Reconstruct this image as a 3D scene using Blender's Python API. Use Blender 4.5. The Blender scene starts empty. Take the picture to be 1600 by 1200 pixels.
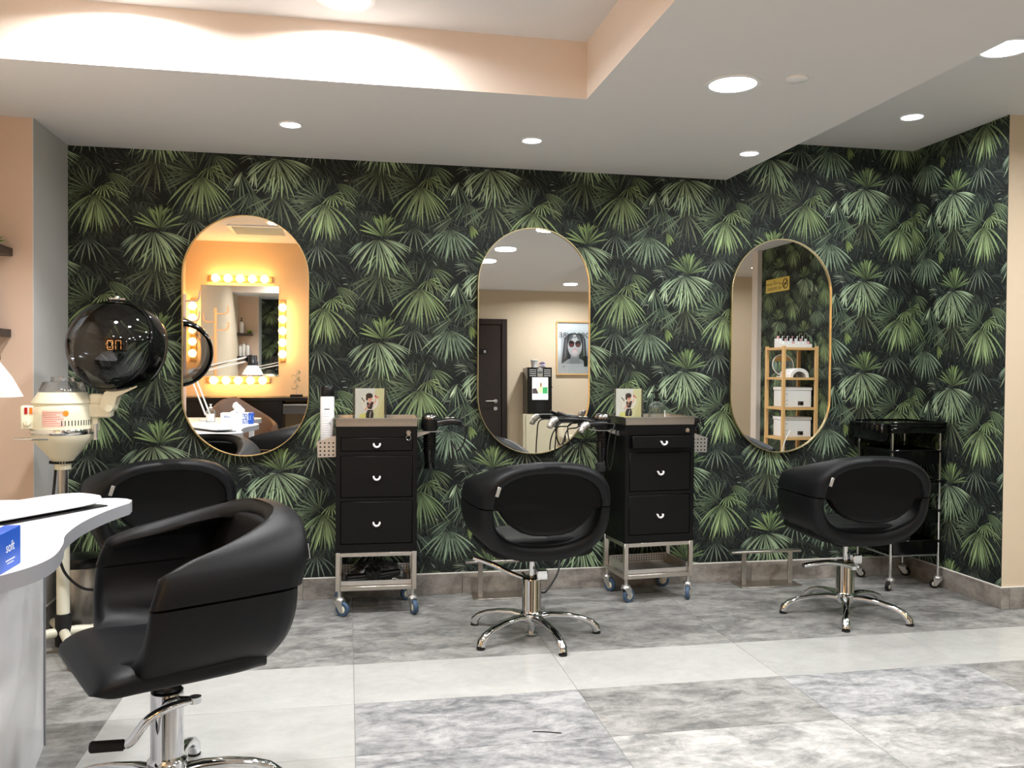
import bpy, math, random
from mathutils import Vector, Matrix
import numpy as np
random.seed(7)
PI = math.pi
SC = bpy.context.scene
COL = SC.collection

# ------------------------------------------------------------------ camera, world, exposure
def setup():
    yaw, pitch, roll, h, f = 0.190512163, 0.0182285927, 0.00755443584, 1.16020258, 1332.46353
    cy, sy, cp, sp = math.cos(yaw), math.sin(yaw), math.cos(pitch), math.sin(pitch)
    F = Vector((sy*cp, cy*cp, -sp)); R = Vector((cy, -sy, 0)); U = R.cross(F)
    c, s = math.cos(roll), math.sin(roll)
    R2 = c*R + s*U; U2 = -s*R + c*U
    cam = bpy.data.cameras.new('camera'); cam.sensor_width = 36; cam.lens = 36*f/1600
    cam.clip_start = 0.02
    o = bpy.data.objects.new('camera', cam); COL.objects.link(o)
    o.matrix_world = Matrix(((R2.x, U2.x, -F.x, 0), (R2.y, U2.y, -F.y, 0), (R2.z, U2.z, -F.z, h), (0, 0, 0, 1)))
    SC.camera = o
    w = bpy.data.worlds.new('world'); SC.world = w; w.use_nodes = True
    w.node_tree.nodes['Background'].inputs[0].default_value = (.9, .93, 1, 1)
    w.node_tree.nodes['Background'].inputs[1].default_value = .2
    v = SC.view_settings
    SC.display_settings.display_device = 'sRGB'
    v.view_transform = 'Standard'; v.look = 'None'; v.gamma = 1; v.use_curve_mapping = False
    v.exposure = EXPOSURE
EXPOSURE = 0.0
P_SMALL, P_BIG = 5.5, 13.0         # watts of the small and the large ceiling downlights
BULB = 29.0                          # emission of the warm vanity bulbs
setup()

# ------------------------------------------------------------------ materials
def lin(c):
    return tuple(((x/255)/12.92 if x/255 <= .04045 else ((x/255+.055)/1.055)**2.4) for x in c)
MATS = {}
def mat(name, rgb, rough=.5, metal=0., var=.06, scale=14., bump=0., bscale=120., coat=0., spec=.5, trans=0., ior=1.45, alpha=1.):
    if name in MATS: return MATS[name]
    m = bpy.data.materials.new(name); m.use_nodes = True
    nt = m.node_tree; b = nt.nodes['Principled BSDF']
    tc = nt.nodes.new('ShaderNodeTexCoord')
    n = nt.nodes.new('ShaderNodeTexNoise'); n.inputs['Scale'].default_value = scale; n.inputs['Detail'].default_value = 4
    nt.links.new(tc.outputs['Object'], n.inputs['Vector'])
    mx = nt.nodes.new('ShaderNodeMix'); mx.data_type = 'RGBA'
    c = lin(rgb)
    mx.inputs[6].default_value = tuple(x*(1-var) for x in c)+(1,)
    mx.inputs[7].default_value = tuple(min(1, x*(1+var)) for x in c)+(1,)
    nt.links.new(n.outputs['Fac'], mx.inputs[0]); nt.links.new(mx.outputs[2], b.inputs['Base Color'])
    b.inputs['Roughness'].default_value = rough; b.inputs['Metallic'].default_value = metal
    b.inputs['Coat Weight'].default_value = coat; b.inputs['Specular IOR Level'].default_value = spec
    b.inputs['Transmission Weight'].default_value = trans; b.inputs['IOR'].default_value = ior
    b.inputs['Alpha'].default_value = alpha
    if bump:
        n2 = nt.nodes.new('ShaderNodeTexNoise'); n2.inputs['Scale'].default_value = bscale; n2.inputs['Detail'].default_value = 5
        nt.links.new(tc.outputs['Object'], n2.inputs['Vector'])
        bp = nt.nodes.new('ShaderNodeBump'); bp.inputs['Strength'].default_value = bump; bp.inputs['Distance'].default_value = .002
        nt.links.new(n2.outputs['Fac'], bp.inputs['Height']); nt.links.new(bp.outputs['Normal'], b.inputs['Normal'])
    MATS[name] = m
    return m
def emit(name, rgb, strength):
    if name in MATS: return MATS[name]
    m = bpy.data.materials.new(name); m.use_nodes = True
    b = m.node_tree.nodes['Principled BSDF']; c = lin(rgb)+(1,)
    b.inputs['Base Color'].default_value = c; b.inputs['Emission Color'].default_value = c
    b.inputs['Emission Strength'].default_value = strength
    MATS[name] = m
    return m
def clear(name, tint, gloss_rough=.03, fac=.08):
    """thin clear plastic or glass: see-through with a fresnel gloss"""
    if name in MATS: return MATS[name]
    m = bpy.data.materials.new(name); m.use_nodes = True
    nt = m.node_tree; nt.nodes.clear()
    out = nt.nodes.new('ShaderNodeOutputMaterial'); t = nt.nodes.new('ShaderNodeBsdfTransparent')
    g = nt.nodes.new('ShaderNodeBsdfGlossy'); mx = nt.nodes.new('ShaderNodeMixShader')
    fr = nt.nodes.new('ShaderNodeLayerWeight'); fr.inputs['Blend'].default_value = .25
    md = nt.nodes.new('ShaderNodeMath'); md.operation = 'MULTIPLY_ADD'; md.inputs[1].default_value = .6; md.inputs[2].default_value = fac
    md.use_clamp = True
    n = nt.nodes.new('ShaderNodeTexNoise'); n.inputs['Scale'].default_value = 9
    mr = nt.nodes.new('ShaderNodeMath'); mr.operation = 'MULTIPLY'; mr.inputs[1].default_value = gloss_rough*2
    t.inputs[0].default_value = tuple(tint)+(1,); g.inputs[0].default_value = (.9, .9, .92, 1)
    nt.links.new(n.outputs['Fac'], mr.inputs[0]); nt.links.new(mr.outputs[0], g.inputs['Roughness'])
    nt.links.new(fr.outputs['Fresnel'], md.inputs[0]); nt.links.new(md.outputs[0], mx.inputs[0])
    nt.links.new(t.outputs[0], mx.inputs[1]); nt.links.new(g.outputs[0], mx.inputs[2]); nt.links.new(mx.outputs[0], out.inputs[0])
    MATS[name] = m
    return m
def stone(name, dark, light, rough, streak=1.0, contrast=1.0, warm=None):
    """glazed porcelain with stone clouding; every tile takes its own patch of the pattern"""
    if name in MATS: return MATS[name]
    m = bpy.data.materials.new(name); m.use_nodes = True
    nt = m.node_tree; b = nt.nodes['Principled BSDF']
    tc = nt.nodes.new('ShaderNodeTexCoord'); oi = nt.nodes.new('ShaderNodeObjectInfo')
    mp = nt.nodes.new('ShaderNodeMapping'); mp.inputs['Scale'].default_value = (2.4, 2.6+1.5*streak, 3)
    sc = nt.nodes.new('ShaderNodeVectorMath'); sc.operation = 'SCALE'; sc.inputs['Scale'].default_value = 37.
    cmb = nt.nodes.new('ShaderNodeCombineXYZ')
    for k in range(3): nt.links.new(oi.outputs['Random'], cmb.inputs[k])
    nt.links.new(cmb.outputs[0], sc.inputs[0])
    ad = nt.nodes.new('ShaderNodeVectorMath'); ad.operation = 'ADD'
    nt.links.new(tc.outputs['Object'], mp.inputs['Vector']); nt.links.new(mp.outputs[0], ad.inputs[0]); nt.links.new(sc.outputs[0], ad.inputs[1])
    n1 = nt.nodes.new('ShaderNodeTexNoise'); n1.inputs['Scale'].default_value = 2.2; n1.inputs['Detail'].default_value = 12
    n1.inputs['Roughness'].default_value = .74; n1.inputs['Distortion'].default_value = .5
    n2 = nt.nodes.new('ShaderNodeTexNoise'); n2.inputs['Scale'].default_value = 9; n2.inputs['Detail'].default_value = 8; n2.inputs['Roughness'].default_value = .7
    for n in (n1, n2): nt.links.new(ad.outputs[0], n.inputs['Vector'])
    mm = nt.nodes.new('ShaderNodeMath'); mm.operation = 'MULTIPLY_ADD'; mm.inputs[1].default_value = .42
    nt.links.new(n2.outputs['Fac'], mm.inputs[0]); nt.links.new(n1.outputs['Fac'], mm.inputs[2])
    r = nt.nodes.new('ShaderNodeValToRGB')
    r.color_ramp.elements[0].position = .71-.13/contrast; r.color_ramp.elements[0].color = lin(dark)+(1,)
    r.color_ramp.elements[1].position = .71+.13/contrast; r.color_ramp.elements[1].color = lin(light)+(1,)
    nt.links.new(mm.outputs[0], r.inputs[0])
    hv = nt.nodes.new('ShaderNodeHueSaturation')
    vv = nt.nodes.new('ShaderNodeMath'); vv.operation = 'MULTIPLY_ADD'; vv.inputs[1].default_value = .12; vv.inputs[2].default_value = .94
    nt.links.new(oi.outputs['Random'], vv.inputs[0]); nt.links.new(vv.outputs[0], hv.inputs['Value']); nt.links.new(r.outputs[0], hv.inputs['Color'])
    nt.links.new(hv.outputs[0], b.inputs['Base Color'])
    rr = nt.nodes.new('ShaderNodeMath'); rr.operation = 'MULTIPLY_ADD'; rr.inputs[1].default_value = .12; rr.inputs[2].default_value = rough
    nt.links.new(n2.outputs['Fac'], rr.inputs[0]); nt.links.new(rr.outputs[0], b.inputs['Roughness'])
    bp = nt.nodes.new('ShaderNodeBump'); bp.inputs['Strength'].default_value = .08; bp.inputs['Distance'].default_value = .002
    nt.links.new(n2.outputs['Fac'], bp.inputs['Height']); nt.links.new(bp.outputs['Normal'], b.inputs['Normal'])
    MATS[name] = m
    return m
def attr_mat(name, rough=.6, gain=1.):
    """colour printed on the surface, read from the mesh's colour attribute"""
    m = bpy.data.materials.new(name); m.use_nodes = True
    nt = m.node_tree; b = nt.nodes['Principled BSDF']
    a = nt.nodes.new('ShaderNodeAttribute'); a.attribute_name = 'ink'
    n = nt.nodes.new('ShaderNodeTexNoise'); n.inputs['Scale'].default_value = 300
    tc = nt.nodes.new('ShaderNodeTexCoord'); nt.links.new(tc.outputs['Object'], n.inputs['Vector'])
    mm = nt.nodes.new('ShaderNodeMath'); mm.operation = 'MULTIPLY_ADD'; mm.inputs[1].default_value = .25; mm.inputs[2].default_value = .87*gain
    nt.links.new(n.outputs['Fac'], mm.inputs[0])
    vm = nt.nodes.new('ShaderNodeVectorMath'); vm.operation = 'SCALE'
    nt.links.new(a.outputs['Color'], vm.inputs[0]); nt.links.new(mm.outputs[0], vm.inputs['Scale'])
    nt.links.new(vm.outputs[0], b.inputs['Base Color']); b.inputs['Roughness'].default_value = rough
    b.inputs['Specular IOR Level'].default_value = .25
    return m

M_beige = mat('beige_paint', (216, 198, 172), .75, var=.02, bump=.05)
M_peach = mat('peach_paint', (228, 215, 204), .75, var=.02, bump=.05)
M_white = mat('white_ceiling_paint', (222, 220, 219), .8, var=.015, bump=.04)
M_grey_w = mat('grey_white_paint', (196, 194, 190), .75, var=.02, bump=.04)
M_base = stone('skirting_stone', (112, 107, 101), (164, 158, 150), .35, .6)
M_grout = mat('grout', (135, 135, 132), .8)
M_caulk = mat('white_caulk', (225, 222, 214), .6)
M_light = stone('pale_polished_tile', (170, 170, 166), (190, 190, 186), .16, .4, .5)
M_dark = stone('grey_stone_tile', (104, 104, 102), (162, 161, 157), .33, 1.)
M_mid = stone('mid_stone_tile', (108, 110, 112), (178, 178, 177), .36, 1.)
M_pale = stone('pale_stone_tile', (126, 126, 124), (188, 187, 183), .36, 1.)
M_leather = mat('black_leather', (12, 13, 16), .45, var=.2, scale=40, bump=.25, bscale=420, spec=.28)
M_leather2 = mat('black_leather_matte', (8, 8, 9), .6, var=.2, scale=40, bump=.25, bscale=420, spec=.16)
M_chrome = mat('chrome', (225, 226, 228), .06, 1., var=.02)
M_steel = mat('brushed_steel', (198, 192, 184), .30, 1., var=.08, scale=60)
M_steel_w = mat('satin_steel', (200, 198, 194), .38, .9, var=.06, scale=50)
M_blackmetal = mat('black_powder_coat', (9, 9, 10), .42, var=.1, bump=.08, bscale=600, spec=.25)
M_blackpl = mat('black_plastic', (12, 12, 13), .3, var=.1)
M_glossblk = mat('gloss_black_plastic', (9, 9, 10), .1, var=.1)
M_rubber = mat('black_rubber', (18, 18, 18), .75)
M_tyre = mat('blue_grey_tyre', (62, 84, 108), .55)
M_whitepl = mat('white_plastic', (238, 238, 238), .3, var=.02)
M_cream = mat('cream_plastic', (226, 222, 198), .35, var=.03)
M_creamtube = mat('cream_enamel_tube', (222, 218, 198), .35, var=.03)
M_brass = mat('brass', (206, 192, 150), .32, 1., var=.05)
M_mirror = mat('mirror_silver', (240, 242, 241), 0.0, 1., var=.0)
M_desk = mat('white_laminate', (240, 240, 242), .25, var=.01)
M_deskedge = mat('grey_edge_band', (150, 151, 156), .4, var=.03)
M_clear = clear('clear_plastic', (.93, .95, .95))
M_smoke = clear('smoked_dome', (.33, .34, .36), .02, .04)
M_glass = clear('clear_glass', (.88, .92, .91), .02, .06)
M_acry = clear('acrylic', (.95, .96, .96), .02, .05)
M_wood = mat('bamboo', (214, 172, 116), .45, var=.12, scale=8)
M_brown = mat('brown_leather', (112, 84, 66), .45, var=.15, bump=.15, bscale=300)
M_darkwood = mat('dark_brown_door', (44, 33, 29), .4, var=.2, scale=6)
M_black = mat('black_lacquer', (17, 15, 15), .3, var=.1)
M_greyfront = mat('grey_gloss_front', (78, 74, 72), .25)
M_hole = mat('dark_hole', (20, 20, 20), .8)
M_paper = mat('white_paper', (242, 242, 240), .6, var=.02)
M_cable = mat('black_cable', (10, 10, 10), .5)
M_whitecable = mat('white_cable', (230, 230, 228), .5)

# ------------------------------------------------------------------ mesh builder
class MB:
    def __init__(s): s.v = []; s.f = []; s.m = []
    def add(s, vs, fs, m=0, M=None):
        o = len(s.v)
        s.v += [tuple(M @ Vector(p)) if M is not None else tuple(p) for p in vs]
        s.f += [tuple(i+o for i in q) for q in fs]; s.m += [m]*len(fs)
        return s
    def box(s, x0, x1, y0, y1, z0, z1, b=0., m=0, M=None):
        if b <= 0:
            vs = [(x, y, z) for z in (z0, z1) for y in (y0, y1) for x in (x0, x1)]
            return s.add(vs, [(0, 2, 3, 1), (4, 5, 7, 6), (0, 1, 5, 4), (2, 6, 7, 3), (0, 4, 6, 2), (1, 3, 7, 5)], m, M)
        b = min(b, .49*(x1-x0), .49*(y1-y0), .49*(z1-z0))
        vs = []; idx = {}
        for i, (x, sx) in enumerate(((x0, 1), (x1, -1))):
            for j, (y, sy) in enumerate(((y0, 1), (y1, -1))):
                for k, (z, sz) in enumerate(((z0, 1), (z1, -1))):
                    idx[i, j, k] = len(vs)
                    vs += [(x, y+sy*b, z+sz*b), (x+sx*b, y, z+sz*b), (x+sx*b, y+sy*b, z)]
        I = lambda i, j, k, a: idx[i, j, k]+a
        fs = [(I(0,0,0,0), I(0,0,1,0), I(0,1,1,0), I(0,1,0,0)), (I(1,0,0,0), I(1,1,0,0), I(1,1,1,0), I(1,0,1,0)),
              (I(0,0,0,1), I(1,0,0,1), I(1,0,1,1), I(0,0,1,1)), (I(0,1,0,1), I(0,1,1,1), I(1,1,1,1), I(1,1,0,1)),
              (I(0,0,0,2), I(0,1,0,2), I(1,1,0,2), I(1,0,0,2)), (I(0,0,1,2), I(1,0,1,2), I(1,1,1,2), I(0,1,1,2))]
        for i in (0, 1):
            for j in (0, 1):
                fs.append((I(i,j,0,0), I(i,j,1,0), I(i,j,1,1), I(i,j,0,1))); fs.append((I(i,0,j,0), I(i,1,j,0), I(i,1,j,2), I(i,0,j,2)))
                fs.append((I(0,i,j,1), I(1,i,j,1), I(1,i,j,2), I(0,i,j,2)))
                for k in (0, 1): fs.append((I(i,j,k,0), I(i,j,k,1), I(i,j,k,2)))
        return s.add(vs, fs, m, M)
    def loft(s, rings, closed=True, caps=(True, True), loop=False, m=0, M=None):
        n = len(rings[0]); vs = [p for r in rings for p in r]; fs = []
        R = len(rings)
        for i in range(R if loop else R-1):
            a, c = i*n, ((i+1) % R)*n
            for j in range(n if closed else n-1):
                k = (j+1) % n
                fs.append((a+j, a+k, c+k, c+j))
        if closed and not loop:
            if caps[0]: fs.append(tuple(range(n))[::-1])
            if caps[1]: fs.append(tuple((R-1)*n+j for j in range(n)))
        return s.add(vs, fs, m, M)
    def tube(s, pts, r, n=10, loop=False, m=0, M=None, flat=1., caps=True):
        P = [Vector(p) for p in pts]; L = len(P)
        rr = r if isinstance(r, (list, tuple)) else [r]*L
        T = []
        for i in range(L):
            a = P[(i-1) % L] if (loop or i) else P[0]; b = P[(i+1) % L] if (loop or i < L-1) else P[-1]
            T.append((b-a).normalized())
        up = Vector((0, 0, 1)) if abs(T[0].z) < .9 else Vector((0, 1, 0))
        N = (up - T[0]*up.dot(T[0])).normalized(); rings = []
        for i in range(L):
            N = (N - T[i]*N.dot(T[i])); N = N.normalized() if N.length > 1e-6 else Vector((1, 0, 0))
            B = T[i].cross(N)
            rings.append([P[i]+(N*math.cos(2*PI*k/n)*flat+B*math.sin(2*PI*k/n))*rr[i] for k in range(n)])
        return s.loft(rings, True, (caps, caps), loop, m, M)
    def cyl(s, p0, p1, r0, r1=None, n=20, m=0, M=None, caps=True):
        return s.tube([p0, p1], [r0, r0 if r1 is None else r1], n, m=m, M=M, caps=caps)
    def lathe(s, prof, n=32, c=(0, 0, 0), m=0, M=None, caps=(True, True), a0=0., a1=2*PI):
        full = abs(a1-a0-2*PI) < 1e-6
        rings = []
        for r, z in prof:
            r = max(r, 1e-5)
            rings.append([(c[0]+r*math.cos(a0+(a1-a0)*k/(n if full else n-1)), c[1]+r*math.sin(a0+(a1-a0)*k/(n if full else n-1)), c[2]+z) for k in range(n)])
        return s.loft(rings, full, caps, False, m, M)
    def prism(s, poly, z0, z1, m=0, M=None):
        return s.loft([[(x, y, z0) for x, y in poly], [(x, y, z1) for x, y in poly]], True, (True, True), False, m, M)
    def sphere(s, c, r, n=16, m=0, M=None, sz=1.):
        return s.lathe([(r*math.sin(PI*i/(n//2)), -r*sz*math.cos(PI*i/(n//2))) for i in range(n//2+1)], n, c, m, M)
def smooth(pts, k=6, loop=False):
    """Catmull-Rom through the points"""
    P = [Vector(p) for p in pts]; n = len(P); out = []
    for i in range(n if loop else n-1):
        p0 = P[(i-1) % n] if loop or i else P[0]; p1 = P[i]; p2 = P[(i+1) % n]; p3 = P[(i+2) % n] if loop or i+2 < n else P[-1]
        for j in range(k):
            t = j/k
            out.append(.5*((2*p1)+(p2-p0)*t+(2*p0-5*p1+4*p2-p3)*t*t+(3*p1-p0-3*p2+p3)*t**3))
    if not loop: out.append(P[-1])
    return out
def mesh_of(name, mb, mats, angle=38):
    me = bpy.data.meshes.new(name); me.from_pydata(mb.v, [], mb.f)
    for m in (mats if isinstance(mats, (list, tuple)) else [mats]): me.materials.append(m)
    me.polygons.foreach_set('material_index', mb.m)
    me.polygons.foreach_set('use_smooth', [True]*len(me.polygons))
    bm = __import__('bmesh').new(); bm.from_mesh(me); __import__('bmesh').ops.recalc_face_normals(bm, faces=bm.faces); bm.to_mesh(me); bm.free()
    me.set_sharp_from_angle(angle=math.radians(angle)); me.update()
    return me
def obj(name, mb, mats, parent=None, M=None, angle=38):
    o = bpy.data.objects.new(name, mesh_of(name, mb, mats, angle)); COL.objects.link(o)
    if parent is not None: o.parent = parent
    if M is not None: o.matrix_local = M
    return o
def thing(name, label, cat, loc=(0, 0, 0), rz=0., group=None):
    o = bpy.data.objects.new(name, None); COL.objects.link(o); o.empty_display_size = .05
    o.location = loc; o.rotation_euler = (0, 0, rz)
    return tag(o, label, cat, group)
def tag(o, label, cat, group=None):
    o['label'] = label; o['category'] = cat
    if group: o['group'] = group
    return o
def struct(name, mb, mats, parent=None):
    o = obj(name, mb, mats, parent)
    if parent is None: o['kind'] = 'structure'
    return o
def copy_tree(o, parent=None):
    c = o.copy(); COL.objects.link(c); c.parent = parent
    for ch in list(o.children): copy_tree(ch, c)
    return c
def letters(text, size, m, parent, M, name='lettering', align='CENTER', ext=.0002):
    cu = bpy.data.curves.new(name, 'FONT'); cu.body = text; cu.size = size; cu.align_x = align; cu.align_y = 'CENTER'; cu.extrude = ext
    t = bpy.data.objects.new(name, cu); COL.objects.link(t)
    dg = bpy.context.evaluated_depsgraph_get()
    me = bpy.data.meshes.new_from_object(t.evaluated_get(dg))
    bpy.data.objects.remove(t)
    me.materials.clear(); me.materials.append(m)
    o = bpy.data.objects.new(name, me); COL.objects.link(o); o.parent = parent; o.matrix_local = M
    return o
TR = lambda x, y, z: Matrix.Translation((x, y, z))
RZ = lambda a: Matrix.Rotation(a, 4, 'Z')
RX = lambda a: Matrix.Rotation(a, 4, 'X')
RY = lambda a: Matrix.Rotation(a, 4, 'Y')
FACE_S = RX(PI/2)                      # text plane standing up, read from -Y
FACE_N = RZ(PI) @ RX(PI/2)             # read from +Y

# ------------------------------------------------------------------ setting
ZC, ZH = 2.193, 2.41
BX0, BX1 = -1.295, 3.15
def room():
    w = struct('wall_back', MB().box(BX0-.02, BX1+.02, 4.35, 4.47, 0, ZH+.05), M_grey_w)
    r = struct('wall_right', MB().box(BX1, 4.37, 3.63, 4.35, 0, ZH+.05), M_beige)
    struct('wall_pillar', MB().box(-1.70, BX0-.004, 3.9, 4.47, 0, ZH+.05), mat('pinkish_beige_paint', (204, 181, 163), .75, var=.02, bump=.05))
    struct('wall_pillar_side', MB().box(BX0-.004, BX0, 3.9, 4.35, 0, ZH+.05), M_grey_w)
    struct('wall_left', MB().box(-1.70, -1.58, -.3, 3.9, 0, ZH+.05), M_beige)
    struct('wall_vanity', MB().box(-1.70, -.3, -2.1, -.3, 0, ZH+.05), mat('apricot_paint', (232, 196, 154), .75, var=.02, bump=.05))
    struct('wall_far', MB().box(-.3, 6.1, -2.1, -2.0, 0, ZH+.05), M_beige)
    s = struct('wall_side', MB().box(4.25, 4.37, .36, 3.63, 0, ZH+.05), M_beige)
    struct('wall_side_end', MB().box(4.2, 4.4, .24, .36, 0, ZH+.05), M_peach)
    struct('wall_corridor', MB().box(6.0, 6.1, -2.0, .3, 0, ZH+.05), M_beige)
    struct('wall_corridor_end', MB().box(4.4, 6.1, .24, .34, 0, ZH+.05), M_beige)
    struct('ceiling', MB().box(-1.7, 6.1, -2.1, 4.47, ZH, ZH+.1), M_white)
    # dropped soffit: an L of plasterboard, white below, peach on its upright faces
    mb = MB()
    for (x0, x1, y0, y1) in ((-1.58, 2.016, 3.172, 4.35), (.895, 2.016, -.3, 3.172)):
        mb.box(x0, x1, y0, y1, ZC, ZH)
    so = mesh_of('ceiling_soffit', mb, [M_white, M_peach])
    for p in so.polygons:
        if abs(p.normal.z) < .5 and p.center.x < 1.99: p.material_index = 1
    o = bpy.data.objects.new('ceiling_soffit', so); COL.objects.link(o); o['kind'] = 'structure'
    return w, r, s
WALL_BACK, WALL_RIGHT, WALL_SIDE = room()

def floor():
    fl = struct('floor', MB().box(-1.7, 6.1, -2.1, 4.47, -.05, -.0015), M_grout)
    X0, Y0, W, H, g = .027, 2.565, .795, .4, .0012
    cache = {}
    rng = random.Random(3)
    for i in range(-3, 8):
        for j in range(-12, 5):
            x0, x1 = X0+i*W+g, X0+(i+1)*W-g; y0, y1 = Y0+j*H+g, Y0+(j+1)*H-g
            x0, x1 = max(x0, -1.6), min(x1, 6.0); y0, y1 = max(y0, -2.0), min(y1, 4.348)
            if x1-x0 < .02 or y1-y0 < .02: continue
            if x1 < -.3 and y1 < -.3: continue
            key = (round(x1-x0, 3), round(y1-y0, 3))
            if key not in cache:
                a, b = key[0]/2, key[1]/2
                cache[key] = mesh_of('floor_tile', MB().box(-a, a, -b, b, -.008, 0, .0006), M_dark)
            o = bpy.data.objects.new('floor_tile', cache[key]); COL.objects.link(o); o.parent = fl
            o.location = ((x0+x1)/2, (y0+y1)/2, 0)
            if i == -2: m = M_dark
            elif j == 1 and i >= -1: m = M_light
            elif i == -1 and j <= 0: m = M_light
            elif j >= 2: m = M_dark
            elif j == 0: m = M_mid if i in (0, 2) else M_dark
            elif j == -1: m = M_pale if i >= 1 else M_mid
            else: m = rng.choice([M_mid, M_pale, M_light, M_dark])
            o.material_slots[0].link = 'OBJECT'; o.material_slots[0].material = m
floor()

def skirting():
    z, t = .104, .011
    def run(name, p0, p1, nrm, first=.5, L=.8):
        root = None
        d = (Vector(p1)-Vector(p0)); T = d.length; d.normalize(); n = Vector(nrm)
        root = thing_struct(name)
        s = -first; 
        while s < T:
            a, b = max(s, 0)+.0008, min(s+L, T)-.0008
            if b-a > .01:
                q = [Vector(p0)+d*a, Vector(p0)+d*b]
                M = Matrix((( d.x, n.x, 0, q[0].x), (d.y, n.y, 0, q[0].y), (0, 0, 1, 0), (0, 0, 0, 1)))
                obj('skirting_tile', MB().box(0, b-a, .0002, t, 0, z, .001), M_base, root, M)
            s += L
        q = Vector(p0); M = Matrix(((d.x, n.x, 0, q.x), (d.y, n.y, 0, q.y), (0, 0, 1, 0), (0, 0, 0, 1)))
        obj('caulk_line', MB().box(0, T, .0002, t-.001, z, z+.005, .001), M_caulk, root, M)
    def thing_struct(name):
        o = bpy.data.objects.new(name, None); COL.objects.link(o); o['kind'] = 'structure'; return o
    run('baseboard_back', (BX0, 4.35, 0), (BX1, 4.35, 0), (0, -1, 0), .52)
    run('baseboard_right', (BX1, 3.63-.011, 0), (BX1, 4.338, 0), (-1, 0, 0), .3)
    run('baseboard_column', (BX1-.011, 3.63, 0), (4.25, 3.63, 0), (0, -1, 0), .75)
    run('baseboard_pillar', (BX0, 3.9, 0), (BX0, 4.338, 0), (1, 0, 0), .3)
    run('baseboard_far', (-.3, -2, 0), (6.0, -2, 0), (0, 1, 0), .3)
skirting()

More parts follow.
